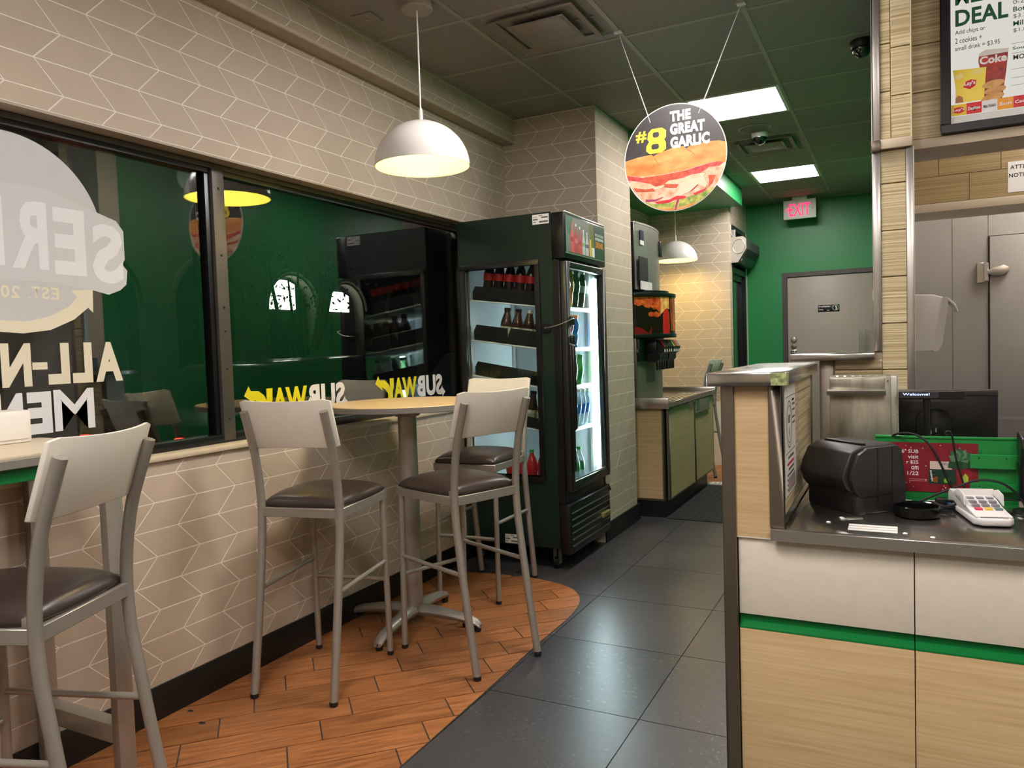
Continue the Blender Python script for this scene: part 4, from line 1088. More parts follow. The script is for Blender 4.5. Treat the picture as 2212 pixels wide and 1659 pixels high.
def row(shelf, y, kindlist, label, group, x0=-1.885, dx=-0.074):
    sfx = ['nearest the door', 'second from the door', 'third from the door', 'fourth from the door', 'fifth from the door', 'sixth from the door', 'rearmost'] if len(kindlist) > 2 else ['in front', 'just behind']
    for i, k in enumerate(kindlist):
        bottle(k, x0+dx*i, y, shelf, label+', '+sfx[i], group)
S1, S2, S3, S4, S5 = 0, 1, 2, 3, 4
row(S1, 4.262, ['cola']*7, 'red label cola bottle by the side window on the top shelf', 'cola bottles by the side window')
row(S1, 4.40, ['cola']*2, 'red label cola bottle at the door of the top shelf', 'red cola bottles on the top shelf', -1.870)
row(S1, 4.50, ['orange']*2, 'orange soda bottle on the top fridge shelf', 'orange soda bottles')
row(S1, 4.60, ['zero']*2, 'black label cola bottle on the top fridge shelf', 'black label cola bottles')
row(S1, 4.71, ['diet']*2, 'silver label cola bottle on the top fridge shelf', 'silver label cola bottles')
row(S2, 4.262, ['tea', 'tea', 'tea', 'teab', 'teab'], 'dark tea bottle by the side window on the second shelf', 'tea bottles by the side window', -1.90, -0.078)
row(S2, 4.380, ['sportr']*2, 'leftmost pink sports drink bottle on the second fridge shelf', 'left sports drinks', dx=-0.080)
row(S2, 4.470, ['sportr']*2, 'middle pink sports drink bottle on the second fridge shelf', 'pink sports drinks', dx=-0.080)
row(S2, 4.565, ['sportb']*2, 'blue sports drink bottle with orange cap on the second fridge shelf', 'blue sports drinks', dx=-0.080)
row(S3, 4.40, ['milk']*2, 'white milk bottle with green cap on the third fridge shelf', 'milk bottles', -1.88)
row(S3, 4.50, ['choc']*2, 'brown milk bottle with green cap on the third fridge shelf', 'brown milk bottles', -1.875)
row(S3, 4.61, ['juice']*2, 'green juice bottle on the third fridge shelf', 'green juice bottles', -1.88)
row(S4, 4.262, ['tea', 'tea', 'teab', 'teab'], 'dark tea bottle by the side window on the fourth shelf', 'tea bottles on the fourth shelf', -1.90, -0.078)
for i, y in enumerate((4.385, 4.46, 4.535, 4.61, 4.685)):
    row(S4, y, ['water']*2, 'clear blue label water bottle on the fourth shelf, %s column' % ('first', 'second', 'third', 'fourth', 'last')[i], 'water bottles', -1.875)
row(S5, 4.262, ['redj']*5, 'red juice bottle by the side window on the fridge floor', 'red juice bottles by the side window', -1.90)
row(S5, 4.375, ['redj']*2, 'red juice bottle at the door on the fridge floor', 'red juice bottles by the door', -1.875)
for i, y in enumerate((4.455, 4.535, 4.615)):
    row(S5, y, ['lime']*2, 'clear green label soda bottle on the fridge floor, %s column' % ('left', 'middle', 'right')[i], 'clear lime soda bottles', -1.875)
# black gravity trays holding the side rows
def tray(shelf, x0, x1, h, label):
    tt = thing('bottle_tray', label, 'tray', (0, 0, 0))
    zb, zf = shelf_z[shelf] if shelf < 4 else (0.436, 0.436)
    sl = (zf-zb)/0.59
    f = lambda x: zb+sl*(x+2.425)+0.006
    MB().prism([(x0, f(x0)), (x1, f(x1)), (x1, f(x1)+h), (x0+0.02, f(x0)+h), (x0, f(x0)+h*0.6)], (0, 4.215, 0), (1, 0, 0), (0, 0, 1), 0, 0.004).build('tray_side', m_blackp, tt)
    MB().prism([(x0, f(x0)), (x1, f(x1)), (x1, f(x1)+h*0.6), (x0, f(x0)+h*0.6)], (0, 4.312, 0), (1, 0, 0), (0, 0, 1), 0, 0.003).build('tray_side', m_blackp, tt)
tray(0, -2.405, -1.95, 0.085, 'black bottle tray with notches on the top fridge shelf')
tray(1, -2.405, -2.165, 0.095, 'black bottle tray at the back of the second fridge shelf')
tray(1, -2.16, -1.95, 0.095, 'black bottle tray at the front of the second fridge shelf')
tray(2, -2.405, -1.95, 0.085, 'black empty bottle tray on the third fridge shelf')
tray(3, -2.405, -1.95, 0.065, 'black bottle tray on the fourth fridge shelf')
tray(4, -2.405, -1.95, 0.060, 'black bottle tray on the fridge floor')

# ================================================================== DRINKS CABINET AND MACHINES
t = thing('drinks_cabinet', 'oak fronted drinks cabinet with two doors in the alcove', 'cabinet', (0, 0, 0))
B('body', M('cabinet_dark', (30, 28, 26), 0.6), t, -2.40, -1.605, 5.715, 7.28, 0.13, 0.868)
B('side_panel', m_oak, t, -2.38, -1.625, 5.700, 5.714, 0.145, 0.862)
B('side_edge', m_bronze, t, -1.625, -1.612, 5.698, 5.715, 0.13, 0.868)
B('side_bottom_trim', m_bronze, t, -2.38, -1.625, 5.698, 5.714, 0.130, 0.146)
B('toe_kick', m_black, t, -2.38, -1.613, 5.706, 7.15, 0, 0.13)
for i, (y0, y1) in enumerate(((5.712, 6.535), (6.548, 7.285))):
    d = B('door', m_oakv, t, -1.590, -1.573, y0+0.03, y1-0.008, 0.150, 0.838)
    MB().box(-1.592, -1.571, y0, y0+0.03, 0.138, 0.848).box(-1.592, -1.571, y0+0.03, y1, 0.838, 0.848).box(-1.592, -1.571, y1-0.008, y1, 0.138, 0.838).box(-1.592, -1.571, y0+0.03, y1-0.008, 0.138, 0.150).build('door_edging', m_bronze, d, 0.002, 1, True)
    hy = y1-0.18 if i == 0 else y0+0.08
    MB().box(-1.573, -1.548, hy, hy+0.13, 0.846, 0.850).box(-1.573, -1.570, hy, hy+0.13, 0.79, 0.850).build('pull', m_steel, d, 0.001, 1, True)
fl = B('waste_flap', m_steel, t, -1.571, -1.562, 6.57, 7.08, 0.735, 0.845, 0.003)
B('flap_lip', m_bronze, fl, -1.562, -1.556, 6.57, 7.08, 0.732, 0.742)
t = thing('steel_drinks_counter', 'stainless steel countertop with raised edges on the drinks cabinet', 'countertop', (0, 0, 0.868))
B('top', m_steelh, t, -2.42, -1.558, 5.655, 7.30, 0.0, 0.012)
MB().box(-1.566, -1.552, 5.655, 7.30, -0.012, 0.030).build('front_edge', m_steelh, t, 0.002, 1, True)
B('near_splash', m_steelh, t, -2.42, -1.552, 5.645, 5.657, -0.018, 0.066, 0.002)
B('far_splash', m_steelh, t, -2.42, -1.552, 7.296, 7.308, -0.018, 0.055, 0.002)
dt = B('drip_tray', m_steel, t, -1.80, -1.585, 5.85, 7.0, 0.012, 0.016)
for i in range(9):
    for j in range(4):
        B('drain_slot', m_slab, dt, -1.785+0.05*j, -1.755+0.05*j, 5.88+0.12*i, 5.97+0.12*i, 0.0160, 0.0166)

t = thing('soda_fountain', 'black soda fountain with curved cola picture panel and dispensing valves', 'drinks machine', (0, 0, 0.880))
B('lower_body', M('fountain_steel', (128, 132, 116), 0.4, metal=0.5, var=0.05), t, -2.38, -1.822, 5.735, 6.455, 0.0, 0.50, 0.004)
B('side_post', m_bronze, t, -1.90, -1.815, 5.705, 5.737, 0.0, 0.52, 0.004)
B('side_skin', m_steelh, t, -2.38, -1.90, 5.712, 5.736, 0.0, 0.86)
B('info_plate', M('plate_purple', (78, 74, 78), 0.4), t, -1.822, -1.819, 5.98, 6.22, 0.155, 0.275)
MB().cyl((-1.813, 5.728, 0.415), (-1.808, 5.728, 0.415), 0.014, n=12).build('key_lock', m_steel, t, smooth=True)
def arc(n, x_e, bulge, y0, y1):
    return [(x_e+bulge*math.sin(PI*i/n)**0.8, y0+(y1-y0)*i/n) for i in range(n+1)]
pan = arc(36, -1.825, 0.205, 5.715, 6.475)
m_colap = M('cola_picture', (34, 10, 8), 0.18, rgb2=(14, 8, 8), scale=6)
MB().prism([(-2.30, 6.475), (-2.30, 5.715)]+pan, (0, 0, 0), (1, 0, 0), (0, 1, 0), 0.545, 0.84).build('picture_panel', m_colap, t, smooth=True)
def curved(name, i0, i1, zs0, zs1, mat, off):
    """piece of print following the curved panel; zs: lists of heights at each station"""
    V = []; F = []; n = i1-i0
    for i in range(i0, i1+1):
        j = i-i0
        p = Vector((pan[i][0], pan[i][1])); a = Vector(pan[max(0, i-1)]); b_ = Vector(pan[min(len(pan)-1, i+1)])
        tn = (b_-a).normalized(); nn = Vector((tn.y, -tn.x))
        q = p+nn*off
        V += [(q.x, q.y, zs0[j % len(zs0)]), (q.x, q.y, zs1[j % len(zs1)])]
    for j in range(n):
        F.append((2*j, 2*j+2, 2*j+3, 2*j+1))
    return MB().add(V, F).build(name, mat, t, smooth=True)
m_ice = M('amber_ice_print', (150, 44, 16), 0.18, rgb2=(226, 110, 50), scale=26, detail=8, stretch=(1, 1, 2))
m_fizz = M('fizz_print', (250, 214, 120), 0.2, rgb2=(220, 110, 40), scale=22, detail=6)
curved('ice_print', 0, 9, [0.780, 0.765, 0.775, 0.755, 0.745, 0.755, 0.735, 0.74, 0.72, 0.70], [0.838], m_ice, 0.0012)
curved('ice_print', 4, 9, [0.690, 0.68, 0.685, 0.675, 0.68], [0.712, 0.72, 0.715, 0.722, 0.71], m_ice, 0.0012)
curved('red_print', 0, 5, [0.547], [0.605, 0.600, 0.59, 0.57, 0.55], M('dark_red_print', (120, 18, 18), 0.2), 0.0012)
curved('cup_print', 10, 14, [0.547], [0.70, 0.735, 0.745, 0.74], M('cup_red', (206, 34, 34), 0.2), 0.0016)
curved('fizz_print', 9, 14, [0.70, 0.715, 0.735, 0.745, 0.745, 0.74], [0.838], m_fizz, 0.0014)
curved('splash_print', 15, 20, [0.57], [0.838], M('splash_print', (232, 120, 50), 0.2, rgb2=(120, 30, 16), scale=18, stretch=(1, 1, 0.4)), 0.0014)
curved('edge_print', 21, 24, [0.547], [0.838], M('edge_green', (60, 110, 50), 0.2, rgb2=(220, 226, 214), scale=9), 0.0014)
cp = pan[12]; cq = pan[11]
text('cup_script', 'Coca-Cola', (pan[12][0]+0.010, pan[12][1]+0.012, 0.565), (0.0, 0.04, 1), (0.35, -1, 0.04), 0.15, 0.036, m_white_ink, t, 0.01, 0.002)
for z0, z1, g in ((0.840, 0.868, 0.018), (0.515, 0.546, 0.016)):
    MB().prism([(-2.30, 6.475+g), (-2.30, 5.715-g)]+[(p[0]+g*0.6, p[1]+(g if i > 18 else -g)*abs(i-18)/18) for i, p in enumerate(pan)], (0, 0, 0), (1, 0, 0), (0, 1, 0), z0, z1).build('panel_rim', m_blackp, t, 0.004, 2, True)
MB().prism([(-2.30, 6.40), (-2.30, 5.75)]+[(p[0]-0.045, 6.095+(p[1]-6.095)*0.9) for p in pan], (0, 0, 0), (1, 0, 0), (0, 1, 0), 0.868, 0.893).build('lid', m_blackp, t, 0.004, 2, True)
for k, (ys, cs) in enumerate((((5.98, 6.045, 6.11, 6.175), ((206, 40, 44), (40, 120, 70), (120, 30, 50), (60, 60, 64))), ((6.26, 6.32, 6.38, 6.44), ((196, 200, 70), (90, 60, 40), (190, 90, 60), (150, 140, 140))))):
    B('valve_block', m_blackp, t, -1.85, -1.72, ys[0]-0.036, ys[-1]+0.036, 0.395, 0.50, 0.010)
    for y, c in zip(ys, cs):
        v = MB().prism([(-1.86, 0.335), (-1.73, 0.315), (-1.70, 0.345), (-1.70, 0.385), (-1.665, 0.40), (-1.662, 0.440), (-1.70, 0.492), (-1.86, 0.50)], (0, y+0.026, 0), (1, 0, 0), (0, 0, 1), 0, 0.052).build('valve', m_blackp, t, 0.004, 1, True)
        MB().prism([(-1.662, 0.442), (-1.699, 0.494), (-1.712, 0.498), (-1.705, 0.500), (-1.694, 0.496), (-1.658, 0.444)], (0, y+0.021, 0), (1, 0, 0), (0, 0, 1), 0, 0.042).build('flavour_label', M('flav_%d_%d_%d' % c, c, 0.3), v)
        B('push_label', m_paper, v, -1.6635, -1.660, y-0.012, y+0.012, 0.400, 0.422)
        B('lever', m_blackp, v, -1.735, -1.715, y-0.012, y+0.012, 0.255, 0.33, 0.003)
B('drip_shield', m_blackp, t, -1.83, -1.80, 5.74, 6.45, 0.33, 0.52, 0.004)

t = thing('ice_machine', 'stainless ice machine stacked on top of the soda fountain', 'ice machine', (0, 0, 1.775))
ice = arc(14, -1.812, 0.035, 5.715, 6.40)
B('rear_case', m_bronze, t, -2.40, -1.835, 5.700, 6.41, 0.0, 0.515, 0.004)
MB().prism([(-1.835, 6.40), (-1.835, 5.715)]+ice, (0, 0, 0), (1, 0, 0), (0, 1, 0), 0.0, 0.508).build('front_panel', M('ice_machine_steel', (158, 152, 146), 0.38, metal=0.6, var=0.05, scale=3), t, smooth=True)
MB().prism([(-1.86, 6.405), (-1.86, 5.710)]+[(p[0]+0.003, p[1]) for p in ice], (0, 0, 0), (1, 0, 0), (0, 1, 0), 0.508, 0.527).build('top_cap', M('cap_grey', (186, 180, 176), 0.35, metal=0.4), t, 0.003, 1, True)
B('near_edge', m_blackp, t, -1.835, -1.812, 5.698, 5.716, 0.0, 0.52, 0.002)
def icep(name, y0, y1, z0, z1, mat, lift, par=t):
    x = max(-1.812+0.035*math.sin(PI*(yy-5.715)/0.685)**0.8 for yy in (y0, (y0+y1)/2, y1))
    return B(name, mat, par, x-0.004, x+lift, y0, y1, z0, z1)
MB().box(-1.79, -1.772, 6.30, 6.36, 0.30, 0.43).build('latch_recess', m_blackp, t, 0.006, 2, True)
em = icep('maker_badge', 5.79, 5.88, 0.385, 0.465, M('badge_navy', (30, 32, 72), 0.35), 0.002)
icep('maker_badge_base', 5.79, 5.88, 0.352, 0.385, m_paper, 0.002)
xb = -1.812+0.035*math.sin(PI*(5.835-5.715)/0.685)**0.8+0.0025
for k in range(3):
    a = PI*k/3
    MB().box(-0.004, 0.004, -0.028, 0.028, 0, 0.0006).build('snowflake_bar', m_white_ink, em)
    o = em.children[-1]; o.matrix_local = Matrix.Translation((xb+0.001, 5.835, 0.425)) @ Matrix.Rotation(PI/2, 4, 'Y') @ Matrix.Rotation(a, 4, 'Z')
po = icep('cola_poster', 5.73, 5.95, 0.065, 0.255, m_ink, 0.003)
pb = icep('poster_foot', 5.75, 6.04, 0.0, 0.066, M('poster_pale', (236, 214, 214), 0.3, rgb2=(250, 246, 246), scale=6), 0.004)
xq = -1.790
for i, s_ in enumerate(('BEST', 'Coca-Cola', 'EVER?')):
    text('poster_words', s_, (xq, 5.738, 0.205-0.042*i), (0, 1, 0), (0, 0, 1), 0.095, 0.028, m_white_ink, po, 0.03, 0.004)
MB().prism([(5.86, 0.07), (5.93, 0.07), (5.93, 0.12), (5.918, 0.16), (5.908, 0.20), (5.908, 0.235), (5.885, 0.235), (5.885, 0.20), (5.875, 0.16), (5.86, 0.12)], (xq, 0, 0), (0, 1, 0), (0, 0, 1), 0, 0.005).build('poster_bottle', M('poster_bottle', (196, 60, 30), 0.3), po)
MB().prism([(5.84, 0.066), (5.96, 0.066), (5.95, 0.105), (5.88, 0.115), (5.845, 0.10)], (xq+0.004, 0, 0), (0, 1, 0), (0, 0, 1), 0, 0.003).build('poster_splash', m_red_ink, po)

# floor mat and white strip beyond it
t = thing('floor_mat', 'black ribbed floor mat in front of the drinks cabinet', 'mat', (-1.10, 6.42, 0.0))
B('mat_base', M('mat_black', (24, 24, 25), 0.85, var=0.2, scale=60), t, -0.50, 0.50, -0.745, 0.735, 0.0002, 0.006, 0.002)
for i in range(20):
    B('rib', M('mat_rib', (30, 30, 31), 0.9), t, -0.47+0.048*i, -0.455+0.048*i, -0.72, 0.71, 0.006, 0.008)
t = thing('white_floor_grate', 'white slotted floor strip at the far end of the mat', 'floor grate', (-1.50, 7.215, 0.003))
MB().box(-0.12, 0.14, -0.045, -0.030, 0, 0.012).box(-0.12, 0.14, 0.030, 0.045, 0, 0.012).build('rail', m_white, t)
for i in range(7):
    B('slat', m_white, t, -0.12+0.04*i, -0.10+0.04*i, -0.03, 0.03, 0, 0.012)

# ================================================================== SERVING COUNTER
ZC = 0.88
def unit(x0, x1, label, last=False):
    t = thing('counter_unit', label, 'counter', (0, 0, 0), 0, 'serving counter units')
    B('carcass', M('carcass', (60, 54, 48), 0.7), t, max(x0+0.004, -0.250), x1-0.002, 1.985, 2.65, 0.0, 0.849)
    B('ivory_panel', m_ivory, t, x0, x1-0.002, 1.958, 1.984, 0.652, 0.849, 0.0015)
    g = MB().prism([(1.984, 0.652), (1.972, 0.652), (1.972, 0.632), (1.955, 0.620), (1.955, 0.616), (1.984, 0.616)], (x0, 0, 0), (0, 1, 0), (0, 0, 1), 0.0, x1-0.002-x0).build('green_channel', m_gstrip, t)
    B('oak_panel', m_oak, t, x0, x1-0.002, 1.955, 1.984, 0.02, 0.615, 0.0015)
unit(-0.366, 0.031, 'counter unit with ivory and oak front beside the steel post')
unit(0.031, 0.66, 'counter unit with ivory and oak front at the right edge')
t = thing('steel_worktop', 'stainless steel worktop of the serving counter', 'worktop', (0, 0, ZC))
B('top', m_steelh, t, -0.252, 0.70, 1.940, 2.72, -0.030, 0.0, 0.002)
MB().box(-0.283, 0.70, 1.926, 1.944, -0.027, 0.001).build('front_edge', m_steel, t, 0.0012, 1, True)
# free standing end partition with steel corner posts
t = thing('counter_partition', 'half height oak partition with steel posts at the counter end', 'partition', (0, 0, 0))
MB().box(-0.392, -0.262, 1.962, 2.66, 0.850, 1.232).box(-0.392, -0.262, 1.988, 2.66, 0, 0.850).build('core', M('core', (150, 130, 98), 0.6), t)
B('front_oak_panel', m_oak, t, -0.368, -0.285, 1.950, 1.962, 0.853, 1.232)
B('side_oak_panel', m_oak, t, -0.396, -0.391, 1.975, 2.66, 0.02, 1.232)
B('front_ivory_panel', m_ivory, t, -0.368, -0.284, 1.950, 1.962, 0.852-0.002, 0.853)
MB().box(-0.400, -0.368, 1.942, 1.962, 0, 1.234).box(-0.400, -0.396, 1.942, 1.985, 0, 1.234).build('corner_post', m_bronze, t, 0.002, 1, True)
MB().box(-0.286, -0.254, 1.942, 1.962, 0.882, 1.234).box(-0.258, -0.254, 1.942, 1.985, 0.882, 1.234).build('corner_post', m_bronze, t, 0.002, 1, True)
for i, (a, b_) in enumerate(((0.882, 0.905), (0.905, 1.045), (1.045, 1.195), (1.195, 1.232))):
    for (y0, y1) in ((1.985, 2.30), (2.30, 2.655)):
        B('tile', m_ribt, t, -0.262, -0.256, y0+0.0015, y1-0.0015, a+0.001, b_-0.001)
B('rear_post', m_bronze, t, -0.292, -0.252, 2.655, 2.675, 0.85, 1.234, 0.002)
B('splash_strip', m_steelh, t, -0.256, -0.2545, 1.99, 2.65, 0.880, 0.905)
cp = MB().box(-0.430, -0.238, 1.918, 2.70, 1.234, 1.268).build('steel_cap', m_steelh, t, 0.004, 2, True)
tp = MB().box(-0.275, -0.2375, 1.9165, 1.9182, 1.236, 1.266).box(-0.2382, -0.2365, 1.9165, 1.945, 1.236, 1.266).build('tape_patch', M('green_tape', (196, 214, 140), 0.5, rgb2=(110, 112, 84), scale=90), cp)

# notice taped to the partition
t = thing('paper_notice', 'white printed notice taped to the inside of the partition', 'notice', (-0.2555, 0, 0))
B('sheet', m_paper, t, 0.0002, 0.0010, 2.000, 2.220, 0.945, 1.225)
Xo = (0.0010, 0, 0)
def ndec(name, y0, y1, z0, z1, m, lift=0.0004): return B(name, m, t, 0.0010, 0.0010+lift, y0, y1, z0, z1)
m_gink = M('grey_ink', (96, 94, 92), 0.6)
rg = MB()
for k in range(36):
    a0, a1 = 2*PI*k/36, 2*PI*(k+1)/36
    for r0, r1 in ((0.062, 0.058), (0.050, 0.047)):
        rg.add([(0.0014, 2.085+math.cos(a)*r*0.9, 1.125+math.sin(a)*r) for a, r in ((a0, r0), (a1, r0), (a1, r1), (a0, r1))], [(0, 1, 2, 3)])
rg.build('seal_ring', m_gink, t)
for i in range(4): ndec('seal_mark', 2.068+0.010*i, 2.073+0.010*i, 1.128, 1.150, m_gink)
MB().prism([(2.075, 1.105), (2.085, 1.120), (2.095, 1.105), (2.085, 1.092)], (0.001, 0, 0), (0, 1, 0), (0, 0, 1), 0, 0.0005).build('seal_mark', M('tan_ink', (190, 150, 90), 0.6), t)
ndec('rule', 2.010, 2.205, 1.197, 1.1985, m_gink); ndec('rule', 2.010, 2.205, 1.052, 1.0535, m_gink)
for z in (1.170, 1.155, 1.135, 1.120): ndec('text_line', 2.15, 2.205, z, z+0.005, m_gink)
for i, z in enumerate((1.036, 1.020, 1.006, 0.992)):
    ndec('text_line', 2.06-0.02*(i % 2), 2.17, z, z+0.006, m_red_ink if i == 1 else m_gink)
for i, z in enumerate((1.178, 1.178)): ndec('text_line', 2.15, 2.19, z+0.004, z+0.009, m_gink)
for i in range(9):
    z = 0.984-0.0042*i
    ndec('text_line', 2.03+0.012*(i % 3), 2.20, z, z+0.0024, m_red_ink if i == 5 else m_gink)

# ---- receipt printer --------------------------------------------------------------------
t = thing('receipt_printer', 'black receipt printer with a slanted front on the worktop', 'receipt printer', (-0.108, 2.280, ZC), math.radians(-47))
pr = M('printer_black', (38, 36, 36), 0.42, var=0.05, scale=40)
MB().prism([(-0.078, 0), (-0.078, 0.075), (0.080, 0.075), (0.080, 0.0)], (0.098, 0, 0), (0, 1, 0), (0, 0, 1), -0.196, 0).build('base', pr, t, 0.005, 2, True)
MB().prism([(-0.082, 0.055), (-0.100, 0.070), (-0.114, 0.096), (-0.110, 0.112), (-0.086, 0.164), (-0.050, 0.178), (0.050, 0.182), (0.066, 0.172), (0.080, 0.060)], (0.088, 0, 0), (0, 1, 0), (0, 0, 1), -0.176, 0).build('cover', pr, t, 0.005, 3, True)
for sx in (-1, 1):
    MB().prism([(-0.070, 0.045), (-0.090, 0.066), (-0.100, 0.096), (-0.094, 0.122), (-0.074, 0.160), (-0.046, 0.174), (0.048, 0.178), (0.062, 0.168), (0.078, 0.050)], (0.088 if sx > 0 else -0.104, 0, 0), (0, 1, 0), (0, 0, 1), 0, 0.016).build('side_cheek', pr, t, 0.004, 2, True)
    for yy in (-0.018, 0.028):
        B('seam', m_blackp, t, sx*0.1045-0.0004, sx*0.1045+0.0004, yy, yy+0.0015, 0.030, 0.176)
B('paper_exit', m_blackp, t, -0.075, 0.075, -0.040, -0.028, 0.178, 0.184, 0.002)
B('foot_block', pr, t, 0.080, 0.100, -0.082, -0.050, 0.0, 0.05, 0.003)

# ---- steel towel dispenser ------------------------------------------------------------------
t = thing('towel_dispenser', 'worn stainless towel dispenser behind the receipt printer', 'towel dispenser', (-0.100, 2.58, ZC))
m_worn = M('worn_steel', (196, 192, 176), 0.38, metal=0.75, rgb2=(120, 112, 96), scale=5.5, stretch=(3.5, 1, 0.8), detail=9, rvar=0.12)
m_satin = M('satin_steel', (190, 190, 178), 0.36, metal=0.8, var=0.06, scale=3)
B('case', m_satin, t, -0.092, 0.098, 0.0, 0.10, 0.0, 0.344, 0.003)
B('front_plate', m_worn, t, -0.092, 0.080, -0.010, 0.0, 0.0, 0.344, 0.002)
B('lid', m_worn, t, -0.092, 0.064, -0.014, -0.010, 0.292, 0.340, 0.002)
MB().prism([(-0.010, 0.300), (-0.014, 0.300), (-0.040, 0.288), (-0.050, 0.296), (-0.052, 0.302), (-0.042, 0.293), (-0.014, 0.306), (-0.010, 0.306)], (-0.098, 0, 0), (0, 1, 0), (0, 0, 1), 0, 0.165).build('tear_lip', m_steel, t, smooth=False)
for i in range(8):
    B('top_notch', m_satin, t, -0.088+0.022*i, -0.074+0.022*i, -0.008, 0.004, 0.344, 0.348)
B('screw', m_black, t, 0.070, 0.074, -0.0115, -0.010, 0.328, 0.332)

# ---- card terminal ---------------------------------------------------------------------------
t = thing('card_terminal', 'white card payment terminal with keypad on the worktop', 'card terminal', (0.180, 2.235, ZC), math.radians(12))
m_termw = M('terminal_white', (226, 222, 220), 0.3)
MB().prism([(-0.045, -0.105), (-0.030, -0.125), (0.030, -0.125), (0.045, -0.105), (0.040, 0.10), (0.030, 0.115), (-0.030, 0.115), (-0.040, 0.10)], (0, 0, 0), (1, 0, 0), (0, 1, 0), 0.003, 0.022).build('base', m_termw, t, 0.006, 3, True)
MB().prism([(-0.112, 0.020), (-0.112, 0.026), (-0.04, 0.036), (0.0, 0.048), (0.10, 0.054), (0.112, 0.044), (0.112, 0.020)], (0.040, 0, 0), (0, 1, 0), (0, 0, 1), -0.080, 0).build('shell', m_termw, t, 0.006, 3, True)
MB().prism([(-0.04, 0.036), (-0.034, 0.064), (0.0, 0.070), (0.035, 0.062), (0.05, 0.050), (0.0, 0.046)], (0.041, 0, 0), (0, 1, 0), (0, 0, 1), 0.0, 0.004).build('privacy_shield', m_termw, t, 0.0015, 2, True)
MB().prism([(-0.04, 0.036), (-0.034, 0.064), (0.0, 0.070), (0.035, 0.062), (0.05, 0.050), (0.0, 0.046)], (-0.045, 0, 0), (0, 1, 0), (0, 0, 1), 0.0, 0.004).build('privacy_shield', m_termw, t, 0.0015, 2, True)
B('privacy_shield', m_termw, t, -0.043, 0.043, 0.028, 0.034, 0.045, 0.066, 0.002)
B('screen', m_ink, t, -0.026, 0.026, 0.045, 0.095, 0.0525, 0.0545)
B('card_slot', m_ink, t, -0.030, 0.030, -0.1132, -0.111, 0.0215, 0.0235)
kc = [(150, 140, 150), (150, 140, 150), (150, 140, 150)]
for i in range(3):
    for j in range(4):
        c = ((206, 60, 80), (226, 190, 70), (110, 130, 126))[i] if j == 0 else (132, 126, 134)
        B('key', M('key_%d_%d_%d' % c, c, 0.4), t, -0.028+0.022*i, -0.012+0.022*i, -0.072+0.022*j, -0.058+0.022*j, 0.030+0.0046*j, 0.037+0.0046*j, 0.001, 1)

# ---- small things on the worktop ---------------------------------------------------------------
t = thing('black_bowl', 'round black change bowl in front of the card terminal cable', 'bowl', (0.040, 2.195, ZC))
MB().lathe([(0.046, 0.0), (0.053, 0.004), (0.054, 0.028), (0.0515, 0.030), (0.049, 0.028), (0.047, 0.010), (0.001, 0.008)], n=40, caps=False).lathe([(0.001, 0.0), (0.046, 0.0)], n=40, caps=False).build('bowl', M('gloss_black', (12, 12, 12), 0.15), t, smooth=True)
t = thing('paper_strips', 'white striped adhesive label stuck on the worktop edge', 'label', (-0.058, 2.027, ZC))
for i in range(3):
    B('strip', m_paper, t, -0.054, 0.054, -0.040+0.024*i, -0.022+0.024*i, 0.0, 0.0008)
for i, (x, y, l) in enumerate(((-0.16, 2.05, 'white paper crumb near the partition end of the worktop'), (0.012, 1.985, 'white paper crumb right of the striped label'), (0.068, 1.965, 'white paper crumb at the worktop edge below the bowl'))):
    t = thing('paper_crumb', l, 'paper scrap', (x, y, ZC), 0.7*i)
    MB().lathe([(0.0, 0.0), (0.006, 0.001), (0.005, 0.003), (0.001, 0.004)], n=7).build('scrap', m_paper, t)
t = thing('foil_wrapper', 'torn silver wrapper scrap beside the printer foot', 'wrapper', (-0.105, 2.115, ZC), math.radians(20))
B('foil', m_steel, t, -0.026, 0.022, -0.006, 0.006, 0.0, 0.003, 0.001)
B('torn_end', m_paper, t, -0.034, -0.024, -0.009, 0.007, 0.0, 0.004, 0.001)
for (x, y, a, l) in ((0.045, 2.335, -8, 'blue pen lying behind the black bowl'), (0.120, 2.345, -6, 'blue pen lying under the cable coil')):
    t = thing('pen', l, 'pen', (x, y, ZC+0.006), math.radians(a), 'blue pens')
    MB().cyl((-0.05, 0, 0), (0.035, 0, 0), 0.0055, n=10).build('barrel', M('pen_blue', (40, 84, 190), 0.3), t, smooth=True)
    MB().cyl((0.035, 0, 0), (0.052, 0, 0), 0.005, 0.0015, n=10).build('tip', m_white, t, smooth=True)
    B('clip', m_white, t, -0.05, -0.015, -0.002, 0.002, 0.005, 0.008)
def cable(name, label, pts, r=0.0030):
    o = MB().tube(cat_spline(pts, 8), r, 8).build(name, m_rubber, None, smooth=True)
    return tag(o, label, 'cable')
cable('terminal_cable', 'black cable arching from the terminal over the gift card stand', [(0.165, 2.350, ZC+0.03), (0.150, 2.370, ZC+0.025), (0.125, 2.36, ZC+0.055), (0.105, 2.35, ZC+0.105), (0.085, 2.34, ZC+0.150), (0.060, 2.345, ZC+0.183), (0.030, 2.36, ZC+0.195), (0.000, 2.38, ZC+0.192), (-0.02, 2.40, ZC+0.18)])
cable('hooked_cable', 'black cable with a hooked end rising before the gift card stand', [(0.160, 2.36, ZC+0.02), (0.155, 2.37, ZC+0.06), (0.140, 2.37, ZC+0.12), (0.130, 2.365, ZC+0.185), (0.126, 2.36, ZC+0.200), (0.118, 2.36, ZC+0.203), (0.113, 2.36, ZC+0.196), (0.120, 2.36, ZC+0.191)], 0.0026)
